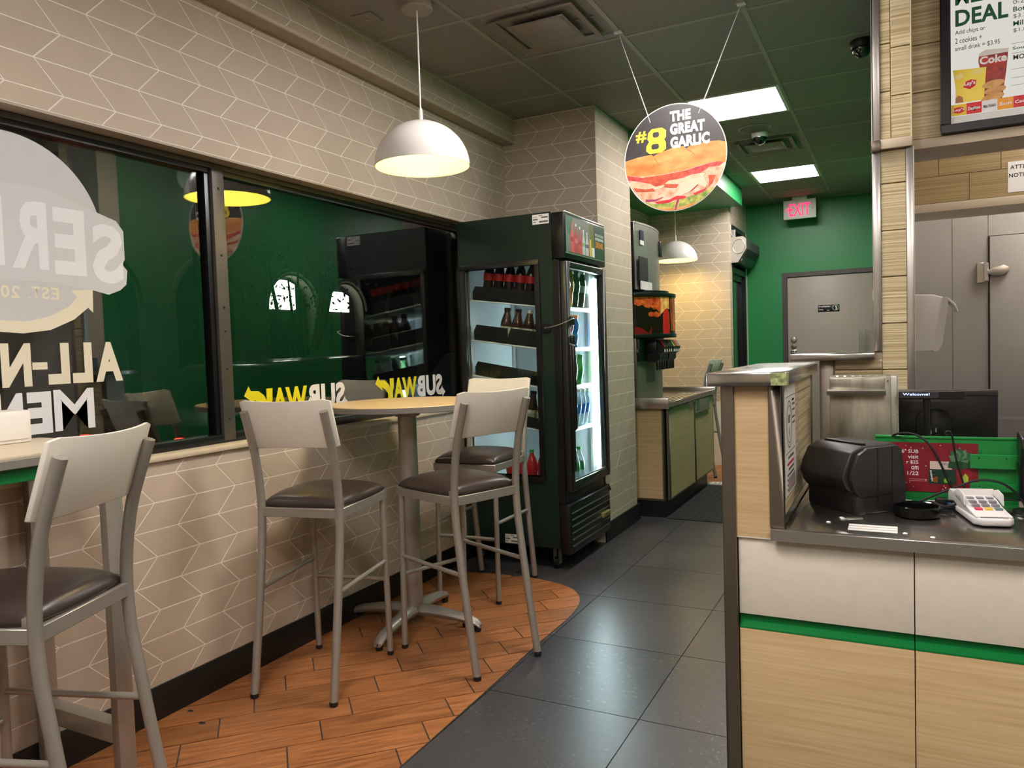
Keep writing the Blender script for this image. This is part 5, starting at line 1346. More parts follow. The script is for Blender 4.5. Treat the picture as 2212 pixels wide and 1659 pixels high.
cable('scanner_cable', 'black cable sweeping from the coil up to the scanner', [(0.05, 2.345, ZC+0.01), (0.09, 2.35, ZC+0.030), (0.14, 2.345, ZC+0.055), (0.19, 2.335, ZC+0.078), (0.24, 2.33, ZC+0.072), (0.272, 2.335, ZC+0.045), (0.29, 2.33, ZC+0.015), (0.275, 2.30, ZC+0.005), (0.24, 2.29, ZC+0.004)])
cable('loose_cable', 'thin black cable running right behind the card terminal', [(0.175, 2.365, ZC+0.012), (0.21, 2.37, ZC+0.014), (0.25, 2.37, ZC+0.022), (0.31, 2.36, ZC+0.024), (0.36, 2.36, ZC+0.02)])
co = []
for k in range(60):
    a = 2*PI*k/14
    co.append((0.100+0.030*math.cos(a)+0.004*math.sin(3.1*a), 2.285+0.030*math.sin(a)+0.006*math.sin(1.7*a), ZC+0.005+0.018*k/60+0.004*math.sin(2.3*a)))
o = MB().tube(cat_spline(co, 3), 0.0030, 8).build('cable_coil', m_rubber, None, smooth=True); tag(o, 'coiled bundle of black cable between bowl and card terminal', 'cable')
B('tie', m_blackp, o, 0.086, 0.114, 2.300, 2.322, ZC, ZC+0.030, 0.004)
# scanner at the right edge
t = thing('barcode_scanner', 'black barcode scanner on a round stand at the right edge', 'scanner', (0.300, 2.30, ZC))
MB().lathe([(0.042, 0), (0.044, 0.003), (0.040, 0.010), (0.014, 0.016)], n=28).build('stand_base', m_blackp, t, smooth=True)
MB().tube(cat_spline([(0, 0, 0.012), (0.006, 0.01, 0.05), (0.0, 0.03, 0.10)], 5), 0.009, 10).build('stand_neck', m_blackp, t, smooth=True)
MB().prism([(-0.02, 0.03), (0.02, 0.02), (0.03, 0.12), (0.06, 0.17), (0.05, 0.205), (-0.03, 0.195), (-0.05, 0.165), (-0.02, 0.12)], (-0.020, 0.05, 0), (0, 1, 0), (0, 0, 1), 0, 0.045).build('scanner_body', m_blackp, t, 0.008, 3, True)

# ---- gift card stand ---------------------------------------------------------------------------
t = thing('gift_card_stand', 'green metal gift card stand with a red gift offer card', 'display stand', (0, 2.39, ZC))
m_gs = M('stand_green', (24, 138, 60), 0.4)
MB().prism([(-0.060, 0.0), (0.284, 0.0), (0.286, 0.178), (-0.060, 0.186)], (0, 0.012, 0), (1, 0, 0), (0, 0, 1), 0, 0.004).build('back_plate', m_gs, t, 0.001, 1, True)
B('base_plate', m_gs, t, -0.06, 0.284, -0.012, 0.012, 0.0, 0.004)
B('top_flange', m_gs, t, -0.06, 0.285, 0.004, 0.016, 0.178, 0.184, 0.001)
for (z0, z1, dy) in ((0.098, 0.138, 0.020), (0.038, 0.062, 0.026)):
    p_ = MB().prism([(0.0, z0), (dy, z0+0.004), (dy, z1), (dy-0.002, z1+0.002), (0.0, z0+0.006)], (0.172, 0.008, 0), (0, -1, 0), (0, 0, 1), -0.104, 0.0).build('card_pocket', m_gs, t)
    for k in (0.2, 0.8):
        MB().lathe([(0.002, 0), (0.0015, 0.001)], (0.172+0.104*k, 0.008-dy, z1-0.008), 8, axis=(0, -1, 0)).build('rivet', m_black, p_)
B('pocket_tab', m_gs, t, 0.200, 0.238, 0.002, 0.008, 0.138, 0.152)
B('pocket_front', m_gs, t, 0.10, 0.17, -0.010, -0.006, 0.0, 0.03)
cz = B('offer_card', M('card_red', (134, 22, 36), 0.4), t, -0.06, 0.192, 0.0055, 0.0075, 0.028, 0.166)
co_ = (0, 0.0055, 0)
for i in range(46):
    x = random.uniform(-0.05, 0.186); z = random.uniform(0.034, 0.160)
    if 0.07 < x < 0.17 and 0.05 < z < 0.15: continue
    if x < 0.055 and 0.062 < z < 0.15: continue
    r = random.choice((0.0012, 0.0018))
    MB().prism([(x-r, z), (x, z-r), (x+r, z), (x, z+r)], co_, (1, 0, 0), (0, 0, 1), 0, 0.0004).build('snow_dot', m_white_ink, cz)
for i, s_ in enumerate(('6" SUB', 'visit', 'r $25', 'om', '1/22')):
    w_ = (0.042, 0.026, 0.030, 0.018, 0.028)[i]
    text('offer_words', s_, (0.049-w_, 0.0055, 0.136-0.0155*i), (1, 0, 0), (0, 0, 1), w_, 0.0105, m_white_ink, cz, 0.015, 0.0005)
for z in (0.062, 0.0575): B('small_print', M('pink_ink', (190, 120, 126), 0.5), cz, 0.025, 0.070, 0.005, 0.0055, z, z+0.0018)
B('gift_picture', M('gift_green', (22, 58, 42), 0.4), cz, 0.074, 0.140, 0.0049, 0.0055, 0.052, 0.092)
B('gift_picture', M('gift_cream', (216, 200, 184), 0.4), cz, 0.077, 0.130, 0.0048, 0.0055, 0.093, 0.115)
B('gift_picture', M('card_red2', (150, 28, 40), 0.4), cz, 0.141, 0.178, 0.0049, 0.0055, 0.052, 0.090)
B('gift_picture', M('gift_brown', (150, 84, 36), 0.4), cz, 0.086, 0.096, 0.0044, 0.0049, 0.056, 0.072)
MB().prism([(0.112, 0.056), (0.122, 0.056), (0.124, 0.066), (0.117, 0.071), (0.110, 0.064)], co_, (1, 0, 0), (0, 0, 1), 0, 0.0012).build('gift_picture', M('gift_lime', (120, 190, 40), 0.4), cz)
MB().prism([(0.162, 0.054), (0.169, 0.064), (0.169, 0.074), (0.162, 0.084), (0.155, 0.074), (0.155, 0.064)], co_, (1, 0, 0), (0, 0, 1), 0, 0.0012).build('gift_picture', M('gift_bulb', (186, 206, 70), 0.4), cz)
for k in range(9):
    B('candy_stripe', m_white_ink, cz, 0.0765+0.0005*k, 0.081+0.0005*k, 0.0044, 0.0049, 0.087-0.0035*k, 0.089-0.0035*k)
text('tag_words', 'PICKLE', (0.100, 0.0047, 0.105), (1, 0, 0), (0, 0, 1), 0.024, 0.006, m_gink, cz, 0.02, 0.0003)
for k in range(7):
    a = math.radians(20+22*k); c0 = Vector((0.148, 0.118)); d_ = Vector((math.cos(a), math.sin(a))); n_ = Vector((-d_.y, d_.x))
    L_ = 0.036 if k not in (0, 6) else 0.030
    pts = [c0, c0+d_*L_*0.5+n_*0.011, c0+d_*L_, c0+d_*L_*0.5-n_*0.011]
    MB().prism([(p[0], p[1]) for p in pts], co_, (1, 0, 0), (0, 0, 1), 0, 0.0016+0.0004*k).build('bow_loop', M('bow_green_%d' % (k % 2), (52, 104, 66) if k % 2 else (94, 140, 100), 0.3), cz)
MB().prism([(0.120, 0.098), (0.150, 0.094), (0.176, 0.100), (0.176, 0.122), (0.150, 0.126), (0.124, 0.118)], co_, (1, 0, 0), (0, 0, 1), 0, 0.0014).build('bow_tail', M('bow_dark', (36, 78, 50), 0.3), cz)

# ---- till screen and customer display -----------------------------------------------------------
t = thing('till_monitor', 'black till monitor seen from behind above the gift card stand', 'monitor', (0.130, 2.665, ZC))
B('screen_case', m_blackp, t, -0.13, 0.135, 0.0, 0.035, 0.075, 0.290, 0.004)
B('top_bezel', M('bezel_grey', (52, 48, 48), 0.35), t, -0.13, 0.135, -0.004, 0.035, 0.278, 0.296, 0.003)
MB().prism([(-0.085, 0.10), (0.015, 0.10), (0.015, 0.205), (0.0, 0.235), (-0.03, 0.245), (-0.06, 0.238), (-0.082, 0.215)], (0, 0, 0), (1, 0, 0), (0, 0, 1), 0, 0.02).build('arched_back', M('arch_black', (10, 11, 8), 0.35), t, 0.004, 2, True)
for (x, z) in ((-0.052, 0.180), (-0.046, 0.172), (-0.030, 0.168), (-0.044, 0.162)):
    B('maker_mark', M('mark_grey', (150, 146, 140), 0.3), t, x, x+0.004, -0.0212, -0.020, z, z+0.012)
MB().box(-0.10, 0.10, -0.05, 0.10, 0.0, 0.012).box(-0.04, 0.04, 0.006, 0.03, 0.012, 0.10).build('foot', m_blackp, t, 0.004, 2, True)
t = thing('customer_display', 'slim black customer display showing Welcome above the till', 'display', (0.075, 2.555, ZC))
B('display_case', m_blackp, t, -0.075, 0.097, -0.012, 0.020, 0.276, 0.301, 0.003)
B('display_window', M('display_glass', (52, 50, 58), 0.15), t, -0.072, 0.030, -0.0135, -0.012, 0.280, 0.298)
B('display_gloss', M('gloss_panel', (16, 16, 18), 0.08), t, 0.032, 0.095, -0.0135, -0.012, 0.278, 0.299)
text('display_words', 'Welcome!', (-0.063, -0.0136, 0.288), (1, 0, 0), (0, 0, 1), 0.070, 0.007, EM('display_blue', (150, 170, 255), 1.6), t, 0.0, 0.0003)
MB().cyl((0.0, 0.004, 0.0), (0.0, 0.004, 0.28), 0.010, n=14).build('pole', m_blackp, t, smooth=True)
MB().lathe([(0.04, 0), (0.04, 0.006), (0.012, 0.012)], (0, 0.004, 0), n=20).build('pole_base', m_blackp, t, smooth=True)

# ---- acrylic holder on the ledge ------------------------------------------------------------------
t = thing('acrylic_holder', 'clear acrylic box standing on the steel ledge', 'holder', (-0.112, 3.42, 1.2835))
MB().box(-0.029, -0.026, -0.025, 0.025, 0, 0.090).box(0.026, 0.029, -0.025, 0.025, 0, 0.090).box(-0.026, 0.026, -0.025, -0.022, 0, 0.086).box(-0.026, 0.026, 0.022, 0.025, 0, 0.094).box(-0.026, 0.026, -0.022, 0.022, 0, 0.003).build('walls', m_acryl, t)
B('divider', m_acryl, t, -0.006, -0.003, -0.022, 0.022, 0.003, 0.092)
B('insert', M('insert_grey', (150, 156, 150), 0.3), t, -0.024, 0.010, 0.014, 0.018, 0.003, 0.086)

# ---- menu board on the fascia ---------------------------------------------------------------------
t = thing('menu_board', 'black framed lit menu board listing the meal deal', 'menu board', (0, 3.45, 0))
mfx0, mfx1, mfz0, mfz1 = 0.158, 1.05, 2.124, 2.86
MB().box(mfx0, mfx1, -0.012, 0.016, mfz0, mfz0+0.034).box(mfx0, mfx1, -0.012, 0.016, mfz1-0.034, mfz1).box(mfx0, mfx0+0.033, -0.012, 0.016, mfz0+0.034, mfz1-0.034).box(mfx1-0.033, mfx1, -0.012, 0.016, mfz0+0.034, mfz1-0.034).build('frame', M('menu_frame', (34, 33, 36), 0.4), t, 0.003, 1, True)
m_menu = M('menu_sheet', (238, 235, 226), 0.4)
B('lit_sheet', EM('menu_backlight', (240, 236, 226), 0.21), t, mfx0+0.033, mfx1-0.033, -0.002, 0.010, mfz0+0.034, mfz1-0.034)
mo = -0.002
def mt(s_, x, z, w, h_, mat, bold=0.0): text('menu_words', s_, (x, mo, z), (1, 0, 0), (0, 0, 1), w, h_, mat, t, bold, 0.0008)
def mp(name, poly, mat, lift): MB().prism(poly, (0, mo, 0), (1, 0, 0), (0, 0, 1), 0, lift).build(name, mat, t)
mt('MEAL', 0.207, 2.605, 0.160, 0.062, m_green_ink, 0.03)
mt('DEAL', 0.207, 2.525, 0.172, 0.062, m_green_ink, 0.03)
mt('Add chips or', 0.206, 2.490, 0.100, 0.021, m_gink, 0.008); mt('2 cookies +', 0.206, 2.461, 0.088, 0.020, m_gink, 0.008); mt('small drink = $3.95', 0.206, 2.431, 0.146, 0.020, m_gink, 0.008)
mt('0-240', 0.394, 2.568, 0.060, 0.016, m_gink); mt('Bottled', 0.394, 2.540, 0.080, 0.018, m_green_ink, 0.015); mt('$3.29', 0.394, 2.515, 0.055, 0.016, m_gink)
mt('Milk', 0.394, 2.488, 0.046, 0.018, m_green_ink, 0.015); mt('$1.89', 0.394, 2.463, 0.055, 0.016, m_gink)
mt('Soups', 0.392, 2.398, 0.060, 0.014, m_green_ink, 0.015); mt('MORE', 0.394, 2.364, 0.062, 0.018, m_ink, 0.02)
for z in (2.424, 2.388, 2.330, 2.298, 2.270): mp('menu_rule', [(0.388, z), (0.96, z), (0.96, z+0.0012), (0.388, z+0.0012)], m_gink, 0.0005)
# printed drink, crisps and cookies
mp('cup_print', [(0.292, 2.225), (0.358, 2.225), (0.372, 2.330), (0.378, 2.398), (0.284, 2.398), (0.282, 2.380), (0.288, 2.350)], M('cup_cola', (72, 20, 18), 0.3, rgb2=(206, 60, 36), scale=28, detail=5), 0.0004)
mp('cup_rim', [(0.284, 2.398), (0.378, 2.398), (0.380, 2.412), (0.308, 2.420), (0.284, 2.408)], M('cup_clear', (222, 218, 210), 0.3), 0.0004)
mt('Coke', 0.286, 2.366, 0.088, 0.030, m_white_ink, 0.04)
mp('crisp_bag_print', [(0.206, 2.235), (0.300, 2.235), (0.304, 2.30), (0.308, 2.355), (0.198, 2.362), (0.202, 2.335), (0.207, 2.29)], M('crisp_yellow', (238, 206, 44), 0.35, rgb2=(248, 226, 96), scale=8), 0.0012)
mp('crisp_print', [(0.200, 2.340), (0.228, 2.346), (0.236, 2.330), (0.214, 2.322)], M('crisp_pale', (238, 222, 140), 0.35), 0.0016)
mp('crisp_print', [(0.262, 2.350), (0.300, 2.352), (0.288, 2.332), (0.270, 2.334)], M('crisp_pale', (238, 222, 140), 0.35), 0.0016)
mp('crisp_logo', [(0.232, 2.292), (0.240, 2.312), (0.258, 2.318), (0.276, 2.312), (0.272, 2.292), (0.254, 2.282)], m_red_ink, 0.0016)
text('crisp_words', "Lay's", (0.236, mo, 2.292), (1, 0, 0.05), (0, 0, 1), 0.036, 0.020, m_white_ink, t, 0.03, 0.0022)
mp('potato_print', [(0.206, 2.236), (0.232, 2.236), (0.230, 2.256), (0.216, 2.264), (0.206, 2.254)], M('potato', (176, 112, 62), 0.4), 0.0016)
m_ck = M('cookie_print', (196, 138, 72), 0.4, rgb2=(226, 178, 112), scale=40, detail=5)
for i in range(3):
    z = 2.228+0.024*i; x = 0.330+0.006*(i % 2)
    mp('cookie_print', [(x+0.036*math.cos(a)+0.0, z+0.012+0.014*math.sin(a)+0.004*math.cos(a)) for a in [2*PI*k/14 for k in range(14)]], m_ck, 0.0016+0.0003*i)
for i, (c, s_, mi) in enumerate((((240, 200, 40), "Lay's", m_red_ink), ((214, 34, 40), 'Doritos', m_white_ink), ((230, 228, 226), "Miss Vickie's", m_gink), ((240, 160, 40), 'Sun', m_paper), ((206, 36, 44), 'Coca', m_white_ink), ((40, 120, 60), 'S', m_white_ink))):
    x0 = 0.192+0.0505*i
    mp('brand_block', [(x0, 2.188), (x0+0.0500, 2.188), (x0+0.0500, 2.230), (x0, 2.230)], M('brand_%d' % i, c, 0.4), 0.0020)
    if i == 0: mp('brand_oval', [(x0+0.025+0.021*math.cos(a), 2.208+0.012*math.sin(a)) for a in [2*PI*k/14 for k in range(14)]], m_red_ink, 0.0024)
    if i == 1: mp('brand_wedge', [(x0+0.014, 2.214), (x0+0.036, 2.212), (x0+0.026, 2.194)], m_ink, 0.0024)
    if i == 3:
        for k in range(5):
            a = math.radians(30+30*k); mp('sun_ray', [(x0+0.027+math.cos(a)*0.012, 2.212+math.sin(a)*0.009), (x0+0.028+math.cos(a)*0.013, 2.212+math.sin(a)*0.009), (x0+0.0275+math.cos(a)*0.017, 2.212+math.sin(a)*0.014)], m_paper, 0.0024)
    text('brand_words', s_, (x0+0.005, mo, 2.202), (1, 0, 0.04), (0, 0, 1), 0.040, 0.012, m_white_ink if i == 0 else mi, t, 0.03, 0.0028)
mp('pattern_band', [(0.192, 2.160), (1.015, 2.160), (1.015, 2.186), (0.192, 2.186)], M('band_grey', (226, 224, 220), 0.4), 0.0006)
ht = MB()
for i in range(100):
    for j in range(3):
        x = 0.194+0.0082*i+0.004*(j % 2); z = 2.164+0.0075*j
        ht.add([(x, mo-0.0009, z), (x+0.003, mo-0.0009, z+0.0035), (x+0.001, mo-0.0009, z+0.0045), (x-0.002, mo-0.0009, z+0.001)], [(0, 1, 2, 3)])
hto = ht.build('pattern_marks', M('band_mark', (196, 194, 190), 0.4), t); hto['kind'] = 'stuff'

# ---- kitchen notice and wall towel dispenser ---------------------------------------------------------
t = thing('kitchen_notice', 'white ATTENTION notice taped to the tan kitchen bulkhead', 'notice', (0, 4.999, 0))
B('sheet', m_paper, t, 0.545, 0.76, -0.001, 0.0, 2.112, 2.278)
text('notice_words', 'ATTENTION', (0.556, -0.001, 2.236), (1, 0, 0), (0, 0, 1), 0.165, 0.022, m_ink, t, 0.015)
text('notice_words', 'NOTICE', (0.550, -0.001, 2.192), (1, 0, 0), (0, 0, 1), 0.105, 0.022, m_ink, t, 0.015)
t = thing('wall_towel_dispenser', 'white wall mounted paper towel dispenser beyond the post', 'towel dispenser', (0.064, 4.6, 0))
prof = [(0.0, 1.26), (0.122, 1.262), (0.140, 1.30), (0.162, 1.46), (0.168, 1.530), (0.10, 1.553), (0.0, 1.560)]
MB().prism(prof, (0, 0.13, 0), (1, 0, 0), (0, 0, 1), 0, 0.26).build('cover', m_white, t, 0.008, 3, True)
MB().prism([(0.098, 1.262), (0.122, 1.262), (0.140, 1.30), (0.162, 1.46), (0.168, 1.530), (0.142, 1.539)], (0, -0.1302, 0), (1, 0, 0), (0, 0, 1), 0, 0.002).build('cover_edge', M('edge_white', (214, 210, 202), 0.4), t)
MB().prism([(0.150, 1.538), (0.172, 1.530), (0.200, 1.500), (0.212, 1.462), (0.206, 1.462), (0.192, 1.494), (0.168, 1.518), (0.150, 1.528)], (0, 0.12, 0), (1, 0, 0), (0, 0, 1), 0, 0.24).build('top_lip', m_white, t, 0.002, 1, True)

# ================================================================== WINDOW LETTERING (on the inside of the panes)
XG = -2.5798
GS = 2.58/2.547
def gy(y): return y*GS
def gz(z): return EYE+(z-EYE)*GS
def wtext(name, s_, y1, y0, z0, z1, mat, parent, bold=0.04, lift=0.0006):
    """mirrored, read from the street: runs from larger y (y1) to smaller y (y0)"""
    y1, y0, z0, z1 = gy(y1), gy(y0), gz(z0), gz(z1)
    me = text(name, s_, (XG, y1, z0), (0, -1, 0), (0, 0, 1), y1-y0, z1-z0, mat, parent, bold, 0.0)
    for v in me.data.vertices: v.co.x = XG+lift
    return me
def wpoly(name, poly, mat, parent, d0, d1):
    poly = [(gy(p[0]), gz(p[1])) for p in poly]
    return MB().prism(poly, (XG, 0, 0), (0, 1, 0), (0, 0, 1), d0, d1).build(name, mat, parent)
m_vgrey = M('grey_vinyl', (196, 196, 196), 0.45)
m_vwhite = M('white_vinyl', (226, 226, 228), 0.45)
m_vcream = M('cream_vinyl', (224, 216, 192), 0.45)
m_vyel = M('yellow_vinyl', (226, 214, 22), 0.45)
t = thing('window_emblem', 'large round grey SERIES emblem sticker on the window', 'window sticker')
cy, cz_, cr = 1.471, 1.775, 0.322
wpoly('disc', [(cy+cr*math.cos(2*PI*k/80), cz_+cr*math.sin(2*PI*k/80)) for k in range(80)], m_vgrey, t, 0.0, 0.0004)
bd = [(1.778, 1.878), (1.849, 1.858), (1.876, 1.824), (1.876, 1.722), (1.865, 1.701), (1.884, 1.680), (1.877, 1.629), (1.852, 1.607), (1.804, 1.588), (1.743, 1.601), (1.60, 1.62), (1.10, 1.62), (1.10, 1.93), (1.60, 1.93)]
wpoly('badge', bd, M('pale_vinyl', (202, 203, 203), 0.45), t, 0.0004, 0.0007)
for s_, y1, y0, zt_, zb_ in (('S', 1.869, 1.748, 1.842, 1.628), ('E', 1.725, 1.612, 1.876, 1.648), ('R', 1.592, 1.472, 1.884, 1.660), ('I', 1.450, 1.415, 1.888, 1.665), ('E', 1.395, 1.285, 1.884, 1.660), ('S', 1.265, 1.145, 1.876, 1.648)):
    wtext('letter', s_, y1, y0, zb_, zt_, m_vwhite, t, 0.035, 0.0011)
for s_, a, b_ in (('E', 1.620, 1.593), ('S', 1.588, 1.561), ('T', 1.556, 1.530), ('.', 1.524, 1.517), ('2', 1.490, 1.463), ('0', 1.458, 1.431)):
    wtext('letter', s_, a, b_, 1.562, 1.568 if s_ == '.' else 1.602, m_vcream, t, 0.02, 0.0008)
arw = [(1.30, 1.52)] + [(cy+0.294*math.cos(a), cz_+0.292*math.sin(a)-0.0) for a in [math.radians(-120+i*8) for i in range(10)]]
ar_in = [(1.30, 1.535), (1.36, 1.505), (1.424, 1.489), (1.511, 1.487), (1.588, 1.506), (1.655, 1.541), (1.682, 1.574), (1.663, 1.596), (1.743, 1.603), (1.740, 1.521), (1.722, 1.538), (1.669, 1.496), (1.585, 1.459), (1.493, 1.447), (1.422, 1.452), (1.35, 1.472), (1.29, 1.505)]
wpoly('arrow', ar_in, m_vcream, t, 0.0004, 0.0009)
t = thing('window_slogan', 'white mirrored ALL-NEW MENU lettering on the window', 'window lettering')
for s_, y1, y0, z0, z1 in (('A', 1.842, 1.737, 1.275, 1.417), ('L', 1.726, 1.652, 1.275, 1.416), ('L', 1.643, 1.567, 1.275, 1.415), ('-', 1.566, 1.516, 1.327, 1.351), ('N', 1.513, 1.418, 1.273, 1.415), ('E', 1.405, 1.330, 1.273, 1.415), ('W', 1.320, 1.190, 1.273, 1.415),
                           ('M', 1.724, 1.580, 1.115, 1.256), ('E', 1.572, 1.490, 1.113, 1.253), ('N', 1.478, 1.385, 1.113, 1.253), ('U', 1.375, 1.285, 1.113, 1.253)):
    wtext('letter', s_, y1, y0, z0, z1, m_vcream if z0 > 1.2 else m_vwhite, t, 0.055 if s_ != 'M' else 0.012)
def subway(y0, y1, z0, z1, label):
    t = thing('window_logo', label, 'window sticker', group='yellow and white window logos')
    w = y1-y0; h_ = z1-z0
    f = lambda a: y0+a*w
    wtext('white_letters', 'SUB', f(0.955), f(0.565), z0+h_*0.10, z1, m_vwhite, t, 0.045)
    wtext('yellow_letters', 'WA', f(0.560), f(0.232), z0+h_*0.10, z1-h_*0.02, m_vyel, t, 0.045)
    # Y with the arrow arm
    wpoly('yellow_letter_y', [(f(0.222), z0+h_*0.10), (f(0.160), z0+h_*0.10), (f(0.158), z0+h_*0.40), (f(0.118), z0+h_*0.58), (f(0.080), z0+h_*0.66), (f(0.092), z0+h_*0.52), (f(0.0), z0+h_*0.80), (f(0.040), z0+h_*1.10), (f(0.056), z0+h_*0.94), (f(0.120), z0+h_*0.92), (f(0.165), z0+h_*0.78), (f(0.186), z0+h_*0.60), (f(0.188), z0+h_*0.98), (f(0.240), z0+h_*0.98), (f(0.236), z0+h_*0.60), (f(0.222), z0+h_*0.42)], m_vyel, t, 0.0, 0.0006)
    wpoly('white_arrow', [(f(0.90), z0+h_*0.10), (f(0.955), z0+h_*0.10), (f(0.955), z0), (f(1.0), z0+h_*0.20), (f(0.955), z0+h_*0.40), (f(0.955), z0+h_*0.28), (f(0.90), z0+h_*0.28)], m_vwhite, t, 0.0, 0.0006)
subway(2.417, 3.127, 1.062, 1.204, 'yellow and white mirrored logo sticker behind the left stool')
subway(3.352, 4.067, 1.062, 1.204, 'yellow and white mirrored logo sticker next to the fridge')

# ================================================================== NIGHT STREET OUTSIDE
st = struct(B('ground_street', M('asphalt', (40, 40, 42), 0.7, var=0.2, scale=5), None, -40, -2.63, -12, 45, -0.30, -0.12), 'dark asphalt street outside the window', 'street')
B('kerb', M('kerb', (110, 108, 104), 0.8), st, -4.6, -2.63, -12, 45, -0.12, -0.02)
m_fac = M('stone_facade', (118, 116, 104), 0.8, var=0.08, scale=2)
m_glow = EM('lit_fanlight', (255, 246, 232), 1.5)
fa = thing('facade', 'pale stone building with arched windows across the street', 'building', (-14.0, 0, -0.12))
def arch_poly(yc, w, z0, zs, n=14):
    r = w/2
    return [(yc-r, z0), (yc+r, z0)] + [(yc+r*math.cos(PI*i/n), zs+r*math.sin(PI*i/n)) for i in range(n+1)]
arches = [(9.6, 1.9), (12.45, 1.9), (15.1, 1.7), (17.25, 1.5), (20.2, 1.9), (6.6, 1.9)]
prev = -5.0
ya = sorted(arches)
wallp = MB()
edges_ = [-5.0] + [(ya[i][0]+ya[i+1][0])/2 for i in range(len(ya)-1)] + [32.0]
for (yc, w), e0, e1 in zip(ya, edges_[:-1], edges_[1:]):
    n = 14; r = w/2; zs = 2.70
    outer = [(e0, 0), (yc-r, 0)] + [(yc-r*math.cos(PI*i/n), zs+r*math.sin(PI*i/n)) for i in range(n+1)] + [(yc+r, 0), (e1, 0), (e1, 8.0), (e0, 8.0)]
    MB().prism(outer, (0, 0, 0), (0, 1, 0), (0, 0, 1), -0.4, 0.0).build('wall_bay', m_fac, fa)
    MB().prism(arch_poly(yc, w, 0, zs), (-0.32, 0, 0), (0, 1, 0), (0, 0, 1), -0.02, 0.0).build('window_dark', M('dark_glass', (26, 30, 30), 0.25), fa)
    V = []; F = []
    rim = MB().tube([(0.02, yc-(r+0.12)*math.cos(PI*i/n), zs+(r+0.12)*math.sin(PI*i/n)) for i in range(n+1)], 0.07, 6).build('arch_moulding', m_fac, fa)
for (yc, w, zlo, zhi) in ((15.0, 0.95, 2.68, 3.45), (17.2, 0.98, 2.68, 3.25)):
    MB().prism([(yc-w/2, zlo), (yc+w/2, zlo), (yc+w/2, zhi-0.1), (yc+w*0.2, zhi), (yc-w*0.2, zhi), (yc-w/2, zhi-0.1)], (-0.29, 0, 0), (0, 1, 0), (0, 0, 1), 0, 0.02).build('fanlight', m_glow, fa)
m_bark = M('bark', (34, 32, 26), 0.9); m_leafd = M('night_leaves', (22, 40, 24), 0.8)
def tree(x, y, label, s=1.0, seed=1):
    rnd = random.Random(seed)
    t = thing('street_tree', label, 'tree', (x, y, -0.12))
    tr = MB().tube(cat_spline([(0, 0, 0), (0.02, 0.03, 0.9*s), (0, 0.0, 1.3*s)], 4), [0.14*s-0.003*i for i in range(9)], 10).build('trunk', m_bark, t, smooth=True)
    tips = []
    for k in range(7):
        a = 2*PI*k/7+rnd.uniform(-.2, .2); sp = rnd.uniform(0.35, 0.95)
        p = [(0, 0, 0.9*s), (sp*0.35*math.cos(a), sp*0.35*math.sin(a), 1.5*s), (sp*0.7*math.cos(a), sp*0.7*math.sin(a), 2.2*s), (sp*math.cos(a), sp*math.sin(a), 3.0*s+rnd.uniform(0, .5))]
        pts = cat_spline(p, 4)
        MB().tube(pts, [0.075*s*(1-i/(len(pts)*1.25)) for i in range(len(pts))], 7).build('branch', m_bark, t, smooth=True)
        tips.append(pts[-1]); tips.append(pts[-4])
    lf = MB()
    for p in tips:
        for k in range(40):
            d_ = Vector((rnd.gauss(0, .28), rnd.gauss(0, .28), rnd.gauss(0.30, .25)))
            q = Vector(p)+d_; r = rnd.uniform(0.03, 0.06)
            u = Vector((rnd.uniform(-1, 1), rnd.uniform(-1, 1), rnd.uniform(-1, 1))).normalized(); v = u.cross(Vector((rnd.uniform(-1, 1), rnd.uniform(-1, 1), 1))).normalized()
            lf.add([q-u*r, q+v*r*0.6, q+u*r, q-v*r*0.6], [(0, 1, 2, 3)])
    l_ = lf.build('foliage', m_leafd, t); l_['kind'] = 'stuff'
tree(-11.6, 12.75, 'bare stemmed street tree in front of the lit arched window', 1.0, 3)
tree(-11.2, 19.5, 'leafy street tree at the right beyond the window', 1.05, 5)
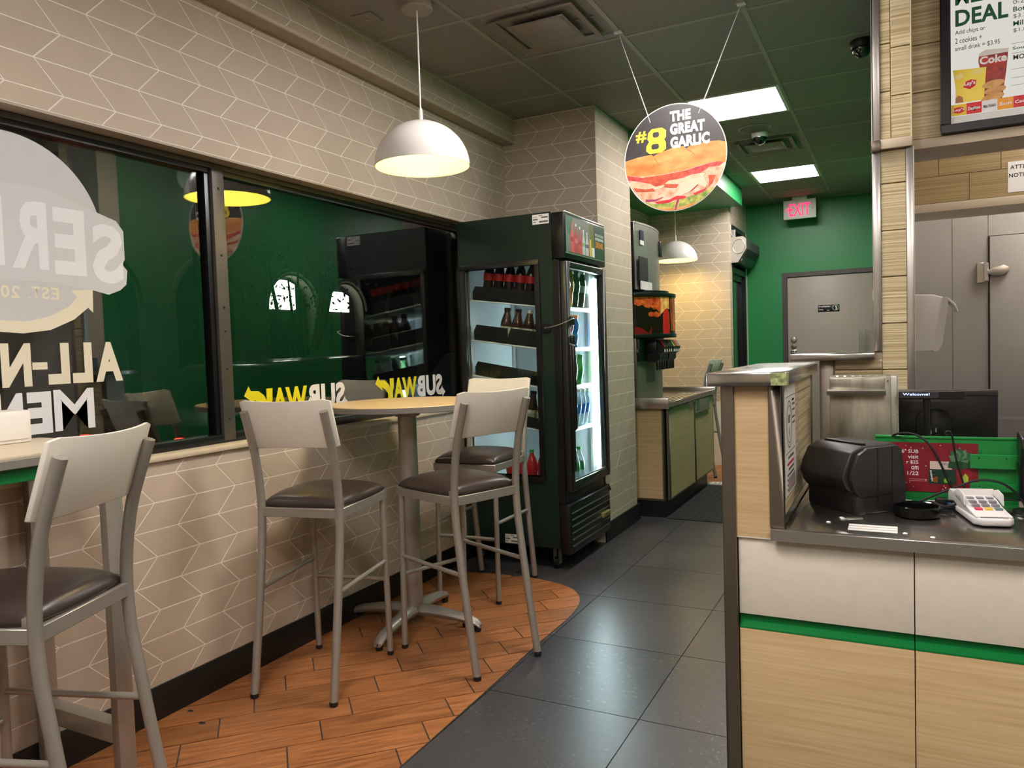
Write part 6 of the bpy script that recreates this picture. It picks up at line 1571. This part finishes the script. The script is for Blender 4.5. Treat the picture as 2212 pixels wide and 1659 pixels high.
def car(x, y, rz, label, col, lights):
    t = thing('parked_car', label, 'car', (x, y, -0.12), rz)
    m = M('car_%d_%d_%d' % col, col, 0.25, metal=0.3, coat=0.5)
    body = [(-2.2, 0.28), (-2.25, 0.55), (-2.18, 0.86), (-1.55, 0.95), (-0.95, 1.40), (0.45, 1.44), (1.15, 1.00), (2.02, 0.86), (2.22, 0.62), (2.22, 0.28)]
    MB().prism(body, (0, 0.86, 0), (1, 0, 0), (0, 0, 1), 0, 1.72).build('body', m, t, 0.08, 3, True)
    MB().prism([(-1.42, 0.97), (-0.90, 1.36), (0.42, 1.40), (1.05, 1.01)], (0, 0.868, 0), (1, 0, 0), (0, 0, 1), 0, 1.736).build('windows', M('car_glass', (12, 14, 16), 0.08), t)
    for wx in (-1.35, 1.38):
        for wy in (-0.80, 0.80):
            MB().cyl((wx, wy-0.1, 0.32), (wx, wy+0.1, 0.32), 0.32, n=24).build('wheel', m_rubber, t, smooth=True)
    red = EM('tail_lamp', (255, 40, 24), 4.0 if lights else 0.4)
    for wy in (-0.66, 0.66):
        B('tail_lamp', red, t, -2.262, -2.20, wy-0.07, wy+0.07, 0.73, 0.77, 0.01)
        B('head_lamp', M('lamp_clear', (200, 200, 196), 0.15), t, 2.10, 2.23, wy-0.16, wy+0.16, 0.62, 0.74, 0.01)
    for s_ in (-1, 1): B('mirror', m, t, 0.55, 0.72, s_*0.98-0.08, s_*0.98+0.08, 0.95, 1.08, 0.02)
    return t
car(-6.3, 6.85, PI/2, 'dark car nearest the window with red tail lamps lit', (24, 28, 30), True)
car(-9.4, 10.9, PI/2, 'dark car further along the street with red tail lamps lit', (30, 34, 34), True)
car(-9.6, 17.6, PI/2, 'grey car parked before the lit doorway across the street', (90, 94, 96), False)
car(-7.2, 13.4, -PI/2, 'silver car nose on at the right end of the window', (150, 152, 156), False)
lp = bpy.data.lights.new('added_lamp_light', 'POINT'); lp.energy = 6; lp.color = (0.85, 0.95, 0.85); lp.shadow_soft_size = 0.25  # lamp added so the arches across the road show faintly
sl_ = thing('added_street_lamp', 'street lamp added to light the facade across the street', 'street lamp', (-12.3, 10.6, -0.12))
MB().cyl((0, 0, 0), (0, 0, 5.2), 0.06, 0.045, n=12).build('pole', m_bark, sl_, smooth=True)
MB().lathe([(0.05, 5.2), (0.22, 5.3), (0.24, 5.36), (0.05, 5.45)], n=18).build('lantern', EM('added_lantern_glow', (255, 244, 220), 3.0), sl_, smooth=True)
lo = bpy.data.objects.new('added_lamp_light', lp); COL.objects.link(lo); lo.parent = sl_; lo.location = (0, 0, 5.0)
